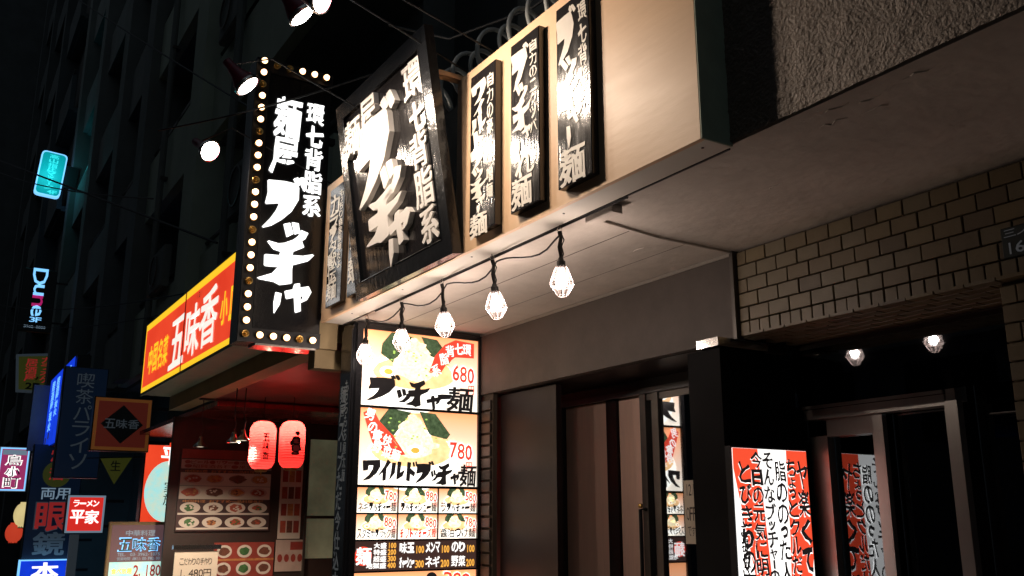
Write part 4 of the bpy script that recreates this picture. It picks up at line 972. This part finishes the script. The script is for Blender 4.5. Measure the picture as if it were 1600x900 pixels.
# teal massage sign
o = root('teal_sign', 'glowing teal sign with rounded corners and vertical lettering, high at the left', 'sign', (-26, 1.50, 8.25), (0, R(4), R(90)))
rr = [(.62*(.5+.5*sx*1)-sx*.10+.10*math.cos(R(a)), 1.22*(.5+.5*sz)-sz*.10+.10*math.sin(R(a))) for sx, sz, a0 in ((1,1,0),(-1,1,90),(-1,-1,180),(1,-1,270)) for a in range(a0, a0+91, 30)]
MB().prism(rr, 0, .18).build('cabinet', 'e_cyan', o)
mb = MB(); mb.prism([(.31+(x-.31)*.90, .61+(z-.61)*.95) for x, z in rr], -.004, None); mb.build('face', 'e_teal', o)
txt_v(o, '高山指圧マッサージ', .20, 1.15, .22, .98, 'e_teal2', bold=.03, brush=False); txt_h(o, '4F', .30, .17, .24, .11, 'e_teal2', bold=.03)
MB().box(.63, .95, .05, .12, .35, .95).build('bracket', 'd_dark', o)
light('teal_glow', 'POINT', (-25.6, 1.8, 8.8), 6, (.1, .9, 1), .3)
light('blue_glow', 'POINT', (-15.6, 1.3, 1.5), 1.2, (.1, .3, 1), .3)
# pennant
o = root('pennant', 'dim green and yellow triangular pennant under the diamond sign', 'pennant', (-12.2, 1.78, .70), FACE_X)
MB().prism([(0,0),(.36,.03),(.18,-.30)], 0, .004).build('cloth', 'd_yel', o)
txt_h(o, '生', .12, -.02, .12, .12, 'd_dark')
MB().tube([(-.15, 0, .0), (.5, 0, .035)], .006, 5).build('cord', 'wire', o)
o = sign('far_notice_sign', 'small pinkish lit sign low between the red signs', -19, 2.75, -.25, .30, .75, .1, 'd_text', 'd_dark'); mrect('red_print', .03, .27, .3, .6, -.006, 'd_rtext', o)

# ================================================================== APARTMENT BUILDINGS
def apartment(name, label, x0, x1, yw, yp, piers, z0, z1, st, ph, mw='wall', mp='pale', first=1.95):
    A = root(name, label, 'building', ((x0+x1)/2, yw+2, -1.6)); c = ((x0+x1)/2, yw+2, -1.6)
    MB().box(x0, x1, yw, yw+6, z0, z1).build('wall', mw, A, world=c)
    z = first
    while z < z1-1:
        MB().box(x0, x1, yp, yp+.12, z, z+ph).build('balcony_parapet', mp, A, world=c)
        MB().box(x0, x1, yp+.121, yw, z-.05, z+.10).build('balcony_slab', mw, A, world=c)
        MB().tube([(x0, yp+.06, z+ph+.16), (x1, yp+.06, z+ph+.16)], .025, 6).build('hand_rail', 'aludark', A, world=c)
        x = x0+.5
        while x < x1-1.9:
            w0 = MB().box(x, x+1.7, yw-.03, yw-.002, z+ph*.3, z+st-.45).build('window', 'aludark', A, world=c)
            for q in (0, 1): MB().box(x+.05+.82*q, x+.83+.82*q, yw-.036, yw-.031, z+ph*.3+.05, z+st-.50).build('pane', 'darkglass', w0, world=(0,0,0))
            x += 2.6
        z += st
    for px in piers: MB().box(px-.3, px+.3, yp-.14, yw, z0, z1).build('pier', mp if px == piers[0] else mw, A, world=c)
    return A
apartment('apartment_building', 'dim concrete apartment block with balconies above the Chinese restaurant', -15.2, -6.4, 3.1, 2.36, [-10.8, -14.6], 1.96, 24, 2.38, .95)
apartment('apartment_building', 'darker apartment block with balconies beyond the concrete one', -27, -15.6, 3.2, 2.5, [-18.4, -22.4, -26.4], -1.6, 32, 2.7, 1.0, 'wall', 'wall', 2.1)
apartment('office_building', 'very dark tall block closing the left edge of the street', -46, -27.6, 2.6, 2.2, [-31, -37, -43], -1.6, 46, 3.0, 1.1, 'wall2', 'wall2', 2.4)
apartment('far_building', 'black silhouette of a block at the end of the street', -75, -50, -12, -12.3, [-55, -62], -1.6, 48, 3.2, 1.0, 'wall2', 'wall2', 2.4)
MB().box(-60, -47, -6, 12, -1.6, 50).build('end_building', 'wall2', label='black mass of building straight ahead at the end of the street', cat='building')

for i, (x, z) in enumerate(((-8.6, 2.12), (-12.4, 2.12), (-9.6, 4.52), (-13.0, 6.90))):
    o = root('air_conditioner', ['white outdoor air conditioner on the lowest balcony above the red sign', 'white outdoor air conditioner farther along the lowest balcony', 'white outdoor air conditioner on the second balcony', 'white outdoor air conditioner on the third balcony'][i], 'air conditioner', (x, 2.26, z+.75))
    MB().bev(-.38, .38, -.02, .08, 0, .55, .02).build('casing', 'wall', o)
    MB().lathe([(.19, 0), (.21, 0), (.21, .02), (.19, .02)], 20, (-.08, -.03, .28), Matrix.Rotation(R(90), 4, 'X')).build('fan_ring', 'aludark', o)
for i, x in enumerate((-9.2, -12.9)):
    o = root('drain_pipe', ['grey drain pipe running up the balconies nearest the marquee', 'grey drain pipe running up beyond the first pier'][i], 'pipe', (x, 2.28, 1.97))
    MB().tube([(0, 0, 0), (0, 0, 12)], .045, 8).build('pipe', 'wall', o)
    for k in range(6): MB().box(-.06, .06, -.02, .09, .6+2.0*k, .64+2.0*k).build('clip', 'aludark', o)
# the other side of the street (seen only in the glass and lacquer)
OB = root('opposite_building', 'dark block across the street, reflected in the entrance glass', 'building', (-8, -12, -1.6))
MB().box(-30, 14, -16, -9, -1.6, 15).build('wall', 'wall2', OB, world=(-8, -12, -1.6))
for k in range(5):
    for x in range(-29, 13, 3): MB().box(x, x+1.8, -8.999, -8.96, 1.4+2.8*k, 2.9+2.8*k).build('window', 'darkglass', OB, world=(-8, -12, -1.6))
    MB().box(-30, 14, -8.999, -8.8, 3.2+2.8*k, 3.35+2.8*k).build('ledge', 'wall', OB, world=(-8, -12, -1.6))
# overhead cables
def cable(a, b, sag, r_, label):
    a = Vector(a); b = Vector(b)
    MB().tube([a.lerp(b, i/14)-Vector((0, 0, sag*4*(i/14)*(1-i/14))) for i in range(15)], r_, 5).build('overhead_cable', 'wire', label=label, cat='cable', group='cables strung over the street')
cable((-30, -3.0, 11.2), (-8, 1.93, 2.35), .0, .012, 'thick cable crossing in front of the teal sign')
cable((-16, .42, 9.0), (-6.5, 2.25, 2.8), .05, .009, 'thin cable descending from the top left corner')
cable((-20, .1, 6.8), (-8.2, 1.4, 2.72), .15, .008, 'thin sagging cable between the two left lamps and the teal sign')
cable((-24, .5, 4.9), (-9, 2.2, 2.2), .25, .008, 'low cable passing above the Dune sign')
cable((-24, .6, 4.6), (-9, 2.2, 2.05), .32, .007, 'lowest cable passing above the red fascia sign')
cable((-5.9, 1.0, 2.42), (-4.7, 1.95, 2.55), .03, .006, 'thin flex running over the top of the marquee sign')
# ------------------------------------------------------------------ lift everything from eye level to the ground
for o in list(S.objects):
    if o.parent is None and o.type != 'CAMERA': o.location.z += EYE
